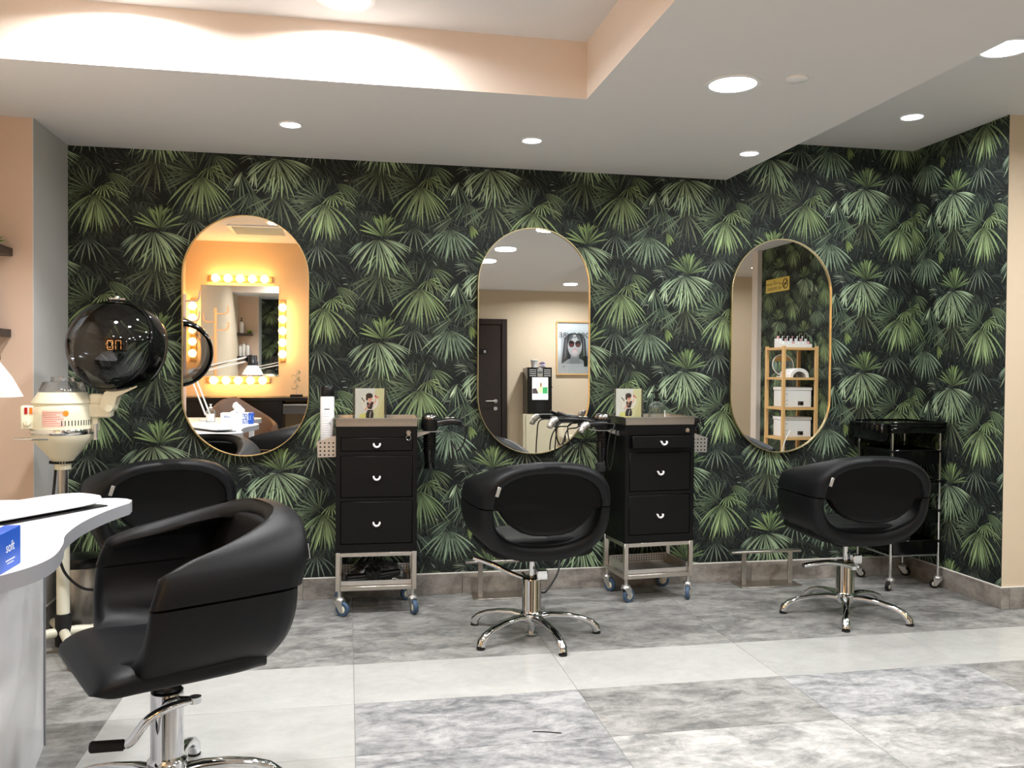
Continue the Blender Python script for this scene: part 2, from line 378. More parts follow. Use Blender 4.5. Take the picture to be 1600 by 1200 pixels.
# ------------------------------------------------------------------ wallpaper: printed palm fronds, a sheet of flat inked leaves
M_print = attr_mat('palm_print', .62)
TW, TH = 1.062, .515
def tile_blades():
    """the pattern's repeat: every blade as (layer, points, half widths, colour)"""
    R = random.Random(11); out = []
    sx, sy = .000478, .000445
    def fan(u, v, a0, a1, n, L, droop, col, w=11., order=0, jl=.18, ja=5, offs=(0, 0), base=.05, tipb=1.15):
        """u, v in the unit of the sketch (v down), relative to the clump's centre (1020, 360)"""
        cx, cy = (u-1020)*sx+offs[0], -(v-360)*sy+offs[1]
        for k in range(n):
            a = math.radians(a0+(a1-a0)*(k+.5)/n+R.uniform(-ja, ja)); l = 1.06*L*R.uniform(1-jl, 1.06)
            br = R.uniform(.75, 1.2)
            pts = []
            for i in range(7):
                t = base+(1-base)*i/6
                x = l*t*math.cos(a); y = l*t*math.sin(a)-(droop+.10)*l*t*t*(.4+.6*abs(math.cos(a)))
                pts.append((cx+x*sx, cy+y*sy))
            out.append((order+R.uniform(0, .3), pts, w*R.uniform(.8, 1.1)*sx, [c*br for c in col], tipb))
    # deep background
    for k in range(260):
        g = R.uniform(.7, 1.9)
        fan(R.uniform(-300, 1920), R.uniform(-200, 1100), *( (R.choice([(200, 340), (20, 160), (230, 310), (170, 260), (280, 380)]))), R.randint(4, 8), R.uniform(130, 260), R.uniform(0, .4),
            (34*g, 43*g, 37*g), R.uniform(7, 11), order=R.uniform(0, 1))
    for n, offs in enumerate(((0, 0), (-.569, .14))):
        f = lambda *a, **k: fan(*a, offs=offs, **k)
        g = lambda *a, **k: fan(*a, offs=((0, 0), (-.476, -.105))[n], **k)
        g(150, 1095, 195, 355, 7, 215, .45, (116, 138, 112), 8.5, order=3)                   # sparse drooping fan
        f(985, 790, 188, 356, 12, 330, .12, (92, 108, 74), 13, order=3.5)                    # broad dull fan
        f(1020, 700, 200, 340, 9, 200, .1, (48, 60, 46), 10, order=2)
        g(240, 900, 215, 335, 9, 230, .3, (52, 66, 52), 9, order=2)
        g(180, 590, 70, 212, 13, 300, .0, (88, 112, 76), 11, order=4)                        # spiky crown
        g(120, 640, 150, 215, 5, 260, -.05, (84, 106, 72), 10, order=3.9)
        g(340, 395, -75, 15, 8, 225, .45, (108, 136, 86), 9, order=4.3)
        g(300, 520, 200, 400, 9, 135, .35, (142, 176, 98), 8, order=4.6)
        g(330, 570, -25, 5, 3, 210, .35, (128, 156, 100), 9, order=4.7)
        g(215, 620, 192, 348, 17, 345, .42, (128, 160, 94), 12, order=5, jl=.25)                # bright hanging mop
        g(235, 640, 235, 305, 7, 330, .1, (148, 180, 108), 12, order=5.4)
        f(1020, 250, 40, 140, 7, 150, .0, (104, 134, 66), 15, order=3.8)
        f(1020, 365, 18, 160, 12, 275, .03, (118, 150, 82), 13, order=5.5)                   # upright crown
        f(960, 395, 186, 352, 14, 290, .5, (148, 180, 130), 11, order=6)                     # glossy collar
        f(1010, 390, -28, 4, 5, 300, .2, (140, 170, 124), 10, order=6.2)
        f(1010, 520, 212, 332, 9, 285, .15, (132, 164, 106), 12.5, order=5.8)
        f(820, 420, 185, 235, 4, 160, .4, (120, 150, 118), 9, order=5.2)
    # single clumps between the two repeats
    f = fan
    f(530, 1090, 190, 350, 15, 300, .28, (116, 146, 110), 11, order=4.5)
    f(560, 1075, 235, 305, 6, 330, .1, (108, 138, 104), 10, order=4.2)
    f(710, 760, 212, 328, 9, 265, .1, (92, 118, 84), 10, order=4)
    f(600, 545, 228, 315, 9, 265, .15, (92, 118, 88), 10, order=4.1)
    f(630, 540, 235, 255, 2, 180, .05, (170, 200, 150), 13, order=4.4)
    f(745, 500, 245, 285, 4, 200, .05, (150, 176, 132), 12, order=4.2)
    f(590, 940, 192, 236, 6, 300, .12, (100, 126, 96), 9, order=4.6)
    f(745, 1030, 270, 330, 3, 150, .1, (108, 134, 62), 22, order=3)
    f(820, 1120, 20, 130, 5, 190, .0, (88, 110, 76), 12, order=3)
    f(750, 350, 150, 215, 5, 165, .0, (108, 126, 100), 8, order=3)
    f(420, 300, 20, 150, 7, 150, 0, (58, 72, 60), 8, order=2.5)
    f(760, 640, 20, 150, 6, 150, 0, (70, 88, 70), 8, order=2.5)
    # narrow seam between clumps
    f(1290, 330+90, 200, 340, 9, 210, .3, (66, 84, 66), 9, order=2.8)
    f(1330, 900, 200, 350, 9, 230, .35, (72, 92, 72), 9, order=2.8)
    for k in range(26):
        fan(R.uniform(-200, 1900), R.uniform(-100, 1080), *R.choice([(200, 250), (290, 340), (0, 40), (150, 190)]), 1, R.uniform(40, 90), .1, (125, 140, 120), 7, order=3.2)
    out.sort(key=lambda b: b[0])
    return out
BLADES = tile_blades()
def wallpaper(parent, origin, ax, nrm, length, z0, z1, u_off, v_off, name='wallpaper'):
    """ax: unit vector along the wall; the print starts at `origin` (floor level)"""
    nb = len(BLADES)
    P = np.zeros((nb, 7, 3, 2)); Cc = np.zeros((nb, 7, 3, 3)); Z = np.zeros((nb, 7, 3))
    prof = np.array([.2, .5, .8, 1., .95, .62, .05])*.76
    for b, (o, pts, w, col, tipb) in enumerate(BLADES):
        p = np.array(pts); d = np.gradient(p, axis=0); d /= np.linalg.norm(d, axis=1)[:, None]+1e-9
        nn = np.stack([-d[:, 1], d[:, 0]], 1)
        ww = w*prof
        P[b, :, 0] = p-nn*ww[:, None]; P[b, :, 1] = p; P[b, :, 2] = p+nn*ww[:, None]
        c = np.array(col)/255.
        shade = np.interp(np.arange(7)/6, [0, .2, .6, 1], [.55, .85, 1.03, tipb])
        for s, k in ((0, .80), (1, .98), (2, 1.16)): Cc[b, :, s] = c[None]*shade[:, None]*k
        Z[b] = .0006+.0016*b/nb
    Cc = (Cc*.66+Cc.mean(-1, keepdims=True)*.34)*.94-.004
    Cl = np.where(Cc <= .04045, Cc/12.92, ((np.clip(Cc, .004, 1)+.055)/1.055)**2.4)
    pw = [P.reshape(nb, 21, 2)]
    V, CV, ZV, ok = [], [], [], []
    nu = int(math.ceil(length/TW))+2; nv = int(math.ceil((z1-z0)/TH))+2
    uo = u_off % TW; vo = v_off % TH
    faces0 = []
    for i in range(6):
        for s in range(2): faces0.append((i*3+s, i*3+s+1, (i+1)*3+s+1, (i+1)*3+s))
    faces0 = np.array(faces0)
    F = []; cnt = 0
    pb = P.reshape(nb, 21, 2); cb = Cl.reshape(nb, 21, 3); zb = Z.reshape(nb, 21)
    for i in range(-1, nu):
        for j in range(-1, nv):
            q = pb+np.array([uo+(i-1)*TW, z0+vo+(j-1)*TH])
            inside = (q[:, :, 0].max(1) > 0) & (q[:, :, 0].min(1) < length) & (q[:, :, 1].max(1) > z0) & (q[:, :, 1].min(1) < z1)
            if not inside.any(): continue
            q = q[inside]; q[:, :, 0] = np.clip(q[:, :, 0], 0, length); q[:, :, 1] = np.clip(q[:, :, 1], z0, z1)
            k = len(q)
            V.append(q.reshape(-1, 2)); CV.append(cb[inside].reshape(-1, 3)); ZV.append(zb[inside].reshape(-1))
            F.append((faces0[None]+(np.arange(k)*21)[:, None, None]+cnt).reshape(-1, 4)); cnt += k*21
    V = np.concatenate(V); CV = np.concatenate(CV); ZV = np.concatenate(ZV); F = np.concatenate(F)
    # backing sheet
    V = np.concatenate([V, [[0, z0], [length, z0], [length, z1], [0, z1]]]); ZV = np.concatenate([ZV, [.0003]*4])
    CV = np.concatenate([CV, [lin((22, 27, 28))]*4]); F = np.concatenate([F, [[cnt, cnt+1, cnt+2, cnt+3]]])
    o3 = np.array(origin); a3 = np.array(ax); n3 = np.array(nrm)
    W = o3+V[:, :1]*a3+ZV[:, None]*n3; W[:, 2] += V[:, 1]
    # keep faces turned outward
    flip = np.dot(np.cross(a3, [0, 0, 1.]), n3) < 0
    if flip: F = F[:, ::-1]
    me = bpy.data.meshes.new(name); me.vertices.add(len(W)); me.vertices.foreach_set('co', W.ravel())
    me.loops.add(F.size); me.loops.foreach_set('vertex_index', F.ravel().astype(np.int32))
    me.polygons.add(len(F)); me.polygons.foreach_set('loop_start', np.arange(0, F.size, 4, dtype=np.int32))
    at = me.attributes.new('ink', 'FLOAT_COLOR', 'POINT')
    at.data.foreach_set('color', np.concatenate([CV, np.ones((len(CV), 1))], 1).ravel())
    me.update(calc_edges=True); me.materials.append(M_print)
    o = bpy.data.objects.new(name, me); COL.objects.link(o); o.parent = parent
    return o
# clump centre (the sketch's origin) stands at x = 1.805, z = 1.678 on the back wall
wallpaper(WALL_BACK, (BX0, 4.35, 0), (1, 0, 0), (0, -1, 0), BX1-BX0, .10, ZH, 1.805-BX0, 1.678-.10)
wallpaper(WALL_RIGHT, (BX1, 4.35, 0), (0, -1, 0), (-1, 0, 0), .72, .10, ZH, .72-.36, 1.6-.10)
wallpaper(WALL_SIDE, (4.25, 3.63, 0), (0, -1, 0), (-1, 0, 0), 3.27, .10, ZH, .3, .4)

# ------------------------------------------------------------------ ceiling fittings
M_lamp_white = emit('lamp_diffuser', (245, 248, 255), 9.)
def downlight(x, y, z, r, watts, label, tilt=None):
    t = thing('ceiling_downlight', label, 'ceiling light', (x, y, z), group='recessed ceiling downlights')
    mb = MB().lathe([(r*.98, -.0005), (r*.99, -.004), (r*1.12, -.006), (r*1.2, -.003), (r*1.2, -.0003)], 40, caps=(False, False))
    obj('trim_ring', mb, M_whitepl, t)
    obj('diffuser', MB().lathe([(1e-4, -.006), (r*.7, -.0055), (r*.99, -.003)], 36, caps=(False, False)), M_lamp_white, t)
    L = bpy.data.lights.new('downlight_lamp', 'AREA'); L.shape = 'DISK'; L.size = 2*r*.95; L.energy = watts; L.color = (.985, .99, 1.); L.spread = math.radians(165)
    lo = bpy.data.objects.new('downlight_lamp', L); COL.objects.link(lo); lo.parent = t; lo.location = (0, 0, -.012)
    return t
downlight(-.243, 3.766, ZC, .042, P_SMALL, 'small round downlight in the soffit above the left oval mirror')
downlight(.814, 3.79, ZC, .042, P_SMALL, 'small round downlight in the soffit above the middle oval mirror')
downlight(1.872, 3.79, ZC, .042, P_SMALL, 'small round downlight near the soffit corner, left of the right oval mirror')
downlight(2.715, 3.762, ZH, .05, P_SMALL*1.2, 'small round downlight in the raised ceiling near the right wall')
downlight(1.361, 2.892, ZC, .085, P_BIG, 'large round downlight in the soffit beside the flush disc')
downlight(2.488, 2.893, ZH, .09, P_BIG, 'large round downlight at the right edge of the photo')
downlight(1.212, 2.08, ZC, .085, P_BIG*.8, 'large downlight reflected at the top of the middle mirror')
downlight(1.153, 1.505, ZC, .085, P_BIG*.8, 'large downlight reflected at the upper left rim of the middle mirror')
downlight(2.62, -1.25, ZH, .085, P_BIG*2.2, 'large downlight above the poster, reflected in the middle mirror')
downlight(-.012, 2.97, ZH, .085, P_BIG*1.8, 'large downlight in the raised tray ceiling at the top edge, right one')
downlight(-.76, 2.97, ZH, .085, P_BIG*1.8, 'large downlight in the raised tray ceiling at the top edge, left one')
downlight(-.60, .977, ZH, .085, P_BIG*.5, 'large downlight beside the air grille, reflected in the left mirror')
downlight(2.7, 1.3, ZH, .085, P_BIG, 'large downlight in the ceiling behind the photographer, right')
downlight(.3, .9, ZH, .085, P_BIG*.6, 'large downlight in the tray ceiling above the photographer')
downlight(4.9, -1.0, ZH, .085, P_BIG, 'large downlight in the side corridor ceiling')
downlight(3.65, 2.55, ZH, .085, P_BIG*1.9, 'unseen downlight added to brighten the right column and bamboo shelf')  # added lamp out of view, brightens the beige column and the shelf boxes
t = tag(obj('sprinkler_cover', MB().lathe([(.04, -.0002), (.04, -.006), (.036, -.009), (1e-4, -.0095)], 32), M_whitepl, None, TR(1.554, 2.788, ZC)),
        'flat white sprinkler cover disc on the ceiling beside the large downlight', 'ceiling disc')
g = thing('air_grille', 'slatted air conditioning grille in the ceiling, reflected in the left mirror', 'vent', (-.80, .52, ZH))
mb = MB()
for a in (0, 1):
    mb.box(-.25+.47*a, -.22+.47*a, -.25, .25, -.012, -.0003); mb.box(-.22, .22, -.25+.47*a, -.22+.47*a, -.012, -.0003)
obj('frame', mb, M_whitepl, g)
sl = None
for k in range(9):
    y = -.19+k*.0475
    o = bpy.data.objects.new('slat', sl.data) if sl else obj('slat', MB().box(-.22, .22, -.012, .012, -.002, .002, M=RX(.6)), M_cream, g)
    if sl: COL.objects.link(o); o.parent = g
    else: sl = o
    o.location = (0, y, -.010)

# ------------------------------------------------------------------ oval mirrors
def oval(w, h, n=28):
    r = w/2; pts = []
    for k in range(n+1): a = PI*k/n; pts.append((r*math.cos(a), h/2-r+r*math.sin(a)))
    for k in range(n+1): a = PI+PI*k/n; pts.append((r*math.cos(a), -h/2+r+r*math.sin(a)))
    return pts
def oval_mirror(x, z, label, tilt=0.):
    w, h = .596, 1.172
    t = thing('oval_mirror', label, 'mirror', (x, 4.32, z), group='tall oval mirrors on the leaf wallpaper')
    M = RX(tilt) @ RX(PI/2)              # local z of the prism becomes -Y
    mb = MB().loft([[(a, b, 0) for a, b in oval(w-.006, h-.006)], [(a, b, .0008) for a, b in oval(w-.006, h-.006)]])
    obj('glass', mb, M_mirror, t, M)
    o1, o2 = oval(w, h), oval(w-.010, h-.010)
    rings = [[(a, b, -.012) for a, b in o1], [(a, b, .010) for a, b in o1], [(a, b, .012) for a, b in oval(w-.004, h-.004)],
             [(a, b, .012) for a, b in oval(w-.009, h-.009)], [(a, b, .009) for a, b in o2], [(a, b, -.012) for a, b in o2]]
    obj('brass_frame', MB().loft(rings, loop=True), M_brass, t, M)
    obj('backing', MB().loft([[(a, b, -.012) for a, b in oval(w-.012, h-.012)], [(a, b, -.002) for a, b in oval(w-.012, h-.012)]]), M_black, t, M)
oval_mirror(-.484, 1.307, 'tall oval mirror with thin brass frame behind the hood dryer')
oval_mirror(.949, 1.304, 'tall oval mirror with thin brass frame between the two black trolleys', math.radians(-1.17))
oval_mirror(2.336, 1.294, 'tall oval mirror with thin brass frame nearest the right corner')

# ------------------------------------------------------------------ styling chair
def sup(c, n): return math.copysign(abs(c)**(2/n), c)
def sstep(a, b, x): t = min(1, max(0, (x-a)/(b-a))); return t*t*(3-2*t)
def chair_shell(upper):
    mb = MB(); N = 56; rings = []
    z0, A = (.598, .292) if upper else (.592, .292)
    B = .185 if upper else -.236
    ta, tb = (.048, .05) if upper else (.05, .075)
    ex = 2.5 if upper else 2.45
    for i in range(N+1):
        th = PI*i/N
        c, s = sup(math.cos(th), ex), sup(math.sin(th), ex)
        z = z0+B*s
        yb = -.27
        if upper:
            yf = float(np.interp(z, [.60, .675, .70, .72, .74, .765, .78, .784], [.115, .11, .055, -.02, -.085, -.16, -.195, -.205]))
        else:
            d = abs(s); yf = .115+.025*d+.075*sstep(.75, 1, d); yb = -.258+.05*d*d
        ym = (yb+yf)/2
        prof = [(1, yb+.016), (.8, yb+.003), (.5, yb), (.25, yb+.006), (.08, yb+.024), (0, yb+.055), (0, max(ym, yb+.065)), (0, yf-.03 if yf-yb > .12 else yf-.012), (.06, yf-.012), (.25, yf-.001), (.6, yf), (.88, yf-.006), (1, yf-.025 if yf-yb > .12 else yf-.012), (1, ym)]
        ring = []
        for d, y in prof:
            k = 1-.09*(max(0, -.10-y)/.17)**2+.03*max(0, y)/.12
            x = (A*k-d*ta)*c; zz = z0+(B-math.copysign(d*tb, B))*s
            ring.append((x, y-.28*max(0, zz-.6), zz))
        rings.append(ring)
    return mb.loft(rings)
def chair_panel():
    """padded back panel inside the ring: full at the top, narrowing to a rounded bottom"""
    half = [(0, .478), (.06, .482), (.11, .496), (.15, .522), (.178, .552), (.198, .585), (.232, .594), (.243, .62), (.244, .655), (.232, .69), (.205, .72), (.16, .735), (.09, .742), (0, .744)]
    out = [(x, z) for x, z in half]+[(-x, z) for x, z in half[-2:0:-1]]
    cz = .63; rings = []
    for y, k in ((-.252, .86), (-.258, .94), (-.254, .985), (-.244, 1.), (-.20, 1.), (-.185, .98), (-.180, .93), (-.178, .7)):
        rings.append([(x*k, y-.28*max(0, z-.6), cz+(z-cz)*k) for x, z in out])
    return MB().loft(rings)
def chair_seat():
    """thick cushion: dished top, big rounded nose in front"""
    rings = []; NY = 30; Y1 = .218
    for j in range(NY+1):
        v = j/NY; y = -.188+(Y1+.188)*v
        hw = .236 if y > -.1 else .236-.045*((-.1-y)/.125)**2
        if y > .15: hw *= math.sqrt(max(.5, 1-((y-.15)/(Y1-.15))**2*.16))
        zt = .462-.012*math.cos(min(1, abs(y)/.2)*PI/2)
        zb = .376
        if y > .10: zt -= .060*(1-math.sqrt(max(0, 1-((y-.10)/(Y1-.10+.004))**2)))
        if y > .17: zb += .018*((y-.17)/(Y1-.17))**2
        if y < -.15: zt -= .03*((-.15-y)/.04)**2
        cz, hz = (zt+zb)/2, (zt-zb)/2
        rings.append([(hw*sup(math.cos(2*PI*k/40), 5), y, cz+hz*sup(math.sin(2*PI*k/40), 2.8)) for k in range(40)])
    e = [[(x*.9, y2+.007, .392+(z-.392)*.55) for x, y2, z in rings[-1]]]
    return MB().loft(rings+e)
def chair_leg(a):
    """arched chrome spoke with a turned-down toe"""
    mb = MB(); M = RZ(a)
    path = [(.03, .082, .026, .016), (.09, .088, .021, .014), (.16, .083, .018, .012), (.22, .070, .0165, .012), (.262, .052, .017, .014), (.285, .030, .0185, .018), (.29, .012, .018, .018)]
    rings = []
    for k, (r, z, w, h) in enumerate(path):
        a2 = path[min(k+1, len(path)-1)]; a1 = path[max(k-1, 0)]
        tx, tz = a2[0]-a1[0], a2[1]-a1[1]; l = math.hypot(tx, tz); tx /= l; tz /= l
        nx, nz = -tz, tx
        ring = []
        for q in range(12):
            c, s = math.cos(2*PI*q/12), math.sin(2*PI*q/12)
            c, s = sup(c, 2.6), sup(s, 2.6)
            ring.append((r+nx*s*h, w*c, z+nz*s*h))
        rings.append(ring)
    mb.loft(rings, M=M)
    pad = MB().lathe([(.0175, 0), (.018, .003), (.017, .010)], 20, (.29, 0, 0), M=M)
    return mb, pad
def salon_chair(x, y, face, spoke0, label, lever, grip, dz=0., tall=1.):
    """face: direction the seat looks at (deg from +X); lever: angle of the pump lever relative to the world"""
    t = thing('salon_chair', label, 'chair', (x, y, 0), group='black styling chairs')
    R = RZ(math.radians(face-90)) @ TR(0, 0, dz)
    global CH
    if CH is None:
        CH = {'upper_shell': mesh_of('upper_shell', chair_shell(True), M_leather, 50), 'lower_shell': mesh_of('lower_shell', chair_shell(False), M_leather, 50),
              'back_panel': mesh_of('back_panel', chair_panel(), M_leather2, 50), 'seat': mesh_of('seat', chair_seat(), M_leather, 60)}
        leg, pad = chair_leg(0)
        CH['leg'] = mesh_of('leg', leg, M_chrome, 60); CH['foot_pad'] = mesh_of('foot_pad', pad, M_rubber)
        mb = MB().lathe([(.046, .062), (.05, .07), (.05, .1), (.044, .106), (.0415, .112), (.0415, .245), (.040, .25)], 36)
        mb.lathe([(.014, .012), (.0165, .016), (.0165, .062)], 24).lathe([(.026, .006), (.026, .012), (.018, .015)], 24)
        CH['column'] = mesh_of('column', mb, M_chrome)
        CH['column_cap'] = mesh_of('column_cap', MB().lathe([(.040, .2501), (.041, .2525), (.037, .256), (.016, .257)], 32), M_blackpl)
        CH['piston'] = mesh_of('piston', MB().lathe([(.0125, .25), (.0125, .34)], 20).lathe([(.03, .33), (.03, .352)], 20), M_chrome)
        CH['mount'] = mesh_of('mount', MB().box(-.075, .075, -.075, .075, .338, .362, .004), M_blackmetal)
        tg = MB(); Mt = TR(-.215, -.298, .672) @ RY(math.radians(18)) @ RX(PI/2)
        tg.box(-.007, .007, -.02, .02, 0, .003, .001, M=Mt)
        CH['maker_tag'] = mesh_of('maker_tag', tg, M_steel_w)
    def part(k, M=None, par=t):
        o = bpy.data.objects.new(k, CH[k]); COL.objects.link(o); o.parent = par
        if M is not None: o.matrix_local = M
        return o
    us = part('upper_shell', R); part('lower_shell', R); part('back_panel', R); part('seat', R); part('mount', R)
    mt = part('maker_tag', Matrix.Identity(4), us); mt['label'] = 'small silver tag'
    part('column', Matrix.Diagonal((1, 1, tall, 1))); part('column_cap', Matrix.Diagonal((1, 1, tall, 1)))
    if tall == 1.: obj('pump_bracket', MB().box(.014, .062, -.045, .0, .248, .292, .004), M_chrome, t)
    part('piston', TR(0, 0, dz))
    for k in range(5):
        l = part('leg', RZ(math.radians(spoke0+72*k))); part('foot_pad', None, l)
    # pump lever
    pivot, path, gp = lever
    mb = MB().tube(smooth(path, 6), [.0085+.004*math.sin(PI*min(1, i/30)) for i in range(6*(len(path)-1)+1)], 12)
    mb.cyl((path[0][0], path[0][1], path[0][2]-.008), (path[0][0], path[0][1], path[0][2]+.008), .016)
    mb.cyl(pivot, path[0], .009)
    L = obj('pump_lever', mb, M_chrome, t)
    if grip:
        p, q = Vector(path[-1]), Vector(gp)
        g = MB().tube([p, p+(q-p)*.04, p+(q-p)*.05, p+(q-p)*.95, q], [.010, .010, .014, .0145, .011], 14)
        gg = obj('rubber_grip', g, M_rubber, L); gg['label'] = 'black rubber grip'
    return t
CH = None
salon_chair(.79, 3.61, 92, -4, 'black styling chair seen from behind under the middle mirror', ((.0, .03, .235), [(-.005, .055, .23), (-.07, .09, .25), (-.15, .13, .285), (-.235, .15, .315)], None), False)
salon_chair(2.333, 3.674, 84, 23, 'black styling chair seen from behind beside the right corner trolley', ((.0, -.03, .235), [(.01, -.055, .235), (-.08, -.075, .262), (-.16, -.085, .272), (-.27, -.09, .262)], None), False)
salon_chair(-.465, 2.37, 206.6, 14, 'black styling chair in the foreground turned sideways beside the white desk',
            ((.03, -.01, .28), [(.075, -.03, .285), (.02, -.07, .284), (-.03, -.085, .26), (-.065, -.09, .215), (-.082, -.09, .203)], (-.165, -.095, .205)), True, tall=1.2)
salon_chair(-.80, 3.90, 110, 40, 'black styling chair behind the white desk, under the left mirror', ((.0, -.03, .235), [(.01, -.055, .235), (-.08, -.075, .262), (-.16, -.085, .272), (-.22, -.09, .262)], None), False)

# ------------------------------------------------------------------ trolleys
def caster(parent, x, y, top, R, swivel, tyre, w=.022, wheel_name='wheel'):
    c = obj('caster', MB().cyl((0, 0, 2*R+.012), (0, 0, top), .009).lathe([(.022, 2*R+.004), (.024, 2*R+.010), (.020, 2*R+.018), (.009, 2*R+.022)], 20), M_steel_w, parent, TR(x, y, 0) @ RZ(swivel))
    off = -.018
    fork = MB()
    for s in (-1, 1):
        yy = s*(w/2+.004)
        fork.loft([[(off-.008, yy+d, R-.010), (off+.010, yy+d, R-.010), (.022, yy+d, 2*R+.006), (-.022, yy+d, 2*R+.006)] for d in (-.0012, .0012)])
    fork.box(-.022, .022, -w/2-.005, w/2+.005, 2*R+.003, 2*R+.007, .001)
    obj('fork', fork, M_steel_w, c)
    M = TR(off, 0, R) @ RX(PI/2)
    obj(wheel_name, MB().lathe([(R*.55, -w/2), (R*.9, -w/2), (R, -w/4), (R, w/4), (R*.9, w/2), (R*.55, w/2)], 28, M=M, caps=(False, False)), tyre, c)
    obj('wheel_hub', MB().lathe([(.006, -w/2-.002), (R*.55, -w/2+.001), (R*.55, w/2-.001), (.006, w/2+.002)], 20, M=M), M_cream, c)
def drawer_pull(m=None):
    pts = [(.0145*math.cos(a), -.010, .0145*math.sin(a)) for a in [PI*(1-.02)+PI*1.04*k/14 for k in range(15)]]
    return MB().tube(pts, [.0038]+[.0052]*13+[.0038], 10).cyl((-.0145, -.010, 0), (-.0145, .002, 0), .0042).cyl((.0145, -.010, 0), (.0145, .002, 0), .0042)
M_pull = mat('white_chrome_pull', (240, 240, 240), .22, .35, var=.01)
def tool_trolley(x, y, rz, label, bin_side, ajar):
    D, W = .28, .375
    t = thing('tool_trolley', label, 'trolley', (x, y, 0), rz, 'black drawer trolleys with steel legs')
    b = MB().box(-W/2, W/2, -D/2+.012, D/2, .298, .885, .002)
    for (x0, x1, z0, z1) in ((-W/2, -.167, .298, .885), (.167, W/2, .298, .885), (-.167, .167, .298, .336), (-.167, .167, .537, .553), (-.167, .167, .750, .769), (-.167, .167, .835, .885)):
        b.box(x0, x1, -D/2, -D/2+.0125, z0, z1)
    obj('cabinet', b, M_blackmetal, t)
    for k, (z0, z1) in enumerate(((.339, .534), (.556, .747), (.772, .832))):
        o = ajar if k == 2 else 0
        mb = MB().box(-.164, .164, -D/2-.001, -D/2+.010, z0, z1, .002)
        if o: mb.box(-.158, .158, -D/2+.010, -D/2+.08, z0+.004, z1-.012)
        d = obj('drawer', mb, M_blackmetal, t, TR(0, -o, 0))
        zc = (z0+z1)/2+(-.008 if k < 2 else -.006)
        obj('handle', drawer_pull(), M_pull, d, TR(0, -D/2-.001, zc+.008))
    k = obj('lock', MB().cyl((.146, -D/2+.002, .856), (.146, -D/2-.006, .856), .011).box(.142, .150, -D/2-.014, -D/2-.005, .846, .866, .001), M_chrome, t)
    if not ajar:
        obj('key', MB().box(.138, .154, -D/2-.020, -D/2-.017, .842, .862, .001).tube([(.146+.011*math.cos(a), -D/2-.018, .833+.011*math.sin(a)) for a in [2*PI*i/16 for i in range(16)]], .0012, 6, True), M_chrome, k)
    # steel tray on top
    rg = lambda w, d, z: [(-w/2, -d/2, z), (w/2, -d/2, z), (w/2, d/2, z), (-w/2, d/2, z)]
    mb = MB().loft([rg(.372, .277, .8852), rg(.376, .281, .918), rg(.402, .306, .921), rg(.403, .307, .9245), rg(.372, .277, .9245), rg(.366, .271, .890)])
    obj('steel_tray', mb, M_steel, t)
    # square tube legs and rails
    for sx in (-1, 1):
        for sy in (-1, 1):
            obj('leg', MB().box(sx*.1765-.011, sx*.1765+.011, sy*.129-.011, sy*.129+.011, .118, .2978, .0015), M_steel, t)
            caster(t, sx*.17, sy*.122, .1178, .034, {(-1, -1): 2.6, (1, -1): 1.9, (-1, 1): 1.2, (1, 1): .4}[sx, sy] + (0 if not ajar else -.9*sx), M_tyre)
    for z in (.128, .287):
        for s in (-1, 1):
            obj('rail', MB().box(-.165, .165, s*.129-.010, s*.129+.010, z-.010, z+.010, .0015), M_steel, t)
            obj('rail', MB().box(s*.1765-.010, s*.1765+.010, -.118, .118, z-.010, z+.010, .0015), M_steel, t)
    mb = MB().box(-.164, .164, -.117, .117, .139, .1415)
    for s in (-1, 1):
        mb.box(s*.163-.0012, s*.163+.0012, -.117, .117, .139, .185); 
    mb.box(-.163, .163, .115, .1175, .139, .185); mb.box(-.163, .163, -.1175, -.115, .139, .160)
    sh = obj('lower_shelf', mb, M_steel_w, t)
    h = MB()
    for i in range(22):
        for q in range(3):
            h.cyl((-.15+i*.0143, .1148, .151+q*.012), (-.15+i*.0143, .1146, .151+q*.012), .0034, n=8)
    for s in (-1, 1):
        for i in range(15):
            for q in range(3):
                xx = s*.1616
                h.cyl((xx, -.10+i*.0143, .151+q*.012), (xx-s*.0003, -.10+i*.0143, .151+q*.012), .0034, n=8)
    for i in range(20):
        for q in range(14):
            h.cyl((-.145+i*.0153, -.10+q*.0153, .1415), (-.145+i*.0153, -.10+q*.0153, .1417), .0038, n=6)
    ho = obj('perforation', h, M_hole, sh); ho['kind'] = 'stuff'
    # perforated side bin
    s = bin_side
    x0, x1 = s*(W/2+.001), s*(W/2+.082)
    bb = MB()
    yb0, yb1 = -.115, .0
    def plate(p, th): bb.loft([[tuple(Vector(q)) for q in p], [tuple(Vector(q)+Vector(th)) for q in p]])
    for yy, th in ((yb0, (0, .0015, 0)), (yb1, (0, .0015, 0))):
        plate([(x0, yy, .742), (x1, yy, .740), (x1+s*.004, yy, .814), (x0, yy, .842)], th)
    plate([(x1, yb0, .740), (x1, yb1, .740), (x1+s*.004, yb1, .814), (x1+s*.004, yb0, .814)], (s*.0015, 0, 0))
    plate([(x0, yb0, .742), (x0, yb1, .742), (x1, yb1, .740), (x1, yb0, .740)], (0, 0, .0015))
    sb = obj('side_bin', bb, M_steel_w, t)
    h = MB()
    for i in range(4):
        for q in range(4):
            xx = x0+s*(.012+i*.0195); zz = .752+q*.0185
            if zz > .842-.028*(i+.9)/4.2: continue
            h.cyl((xx, yb0-.0004, zz), (xx, yb0-.0001, zz), .0042, n=10)
    hh = obj('bin_holes', h, M_hole, sb); hh['kind'] = 'stuff'
    # dryer bracket on the other side: gusset and ring plate
    s = -s
    x0 = s*(W/2+.001)
    br = MB()
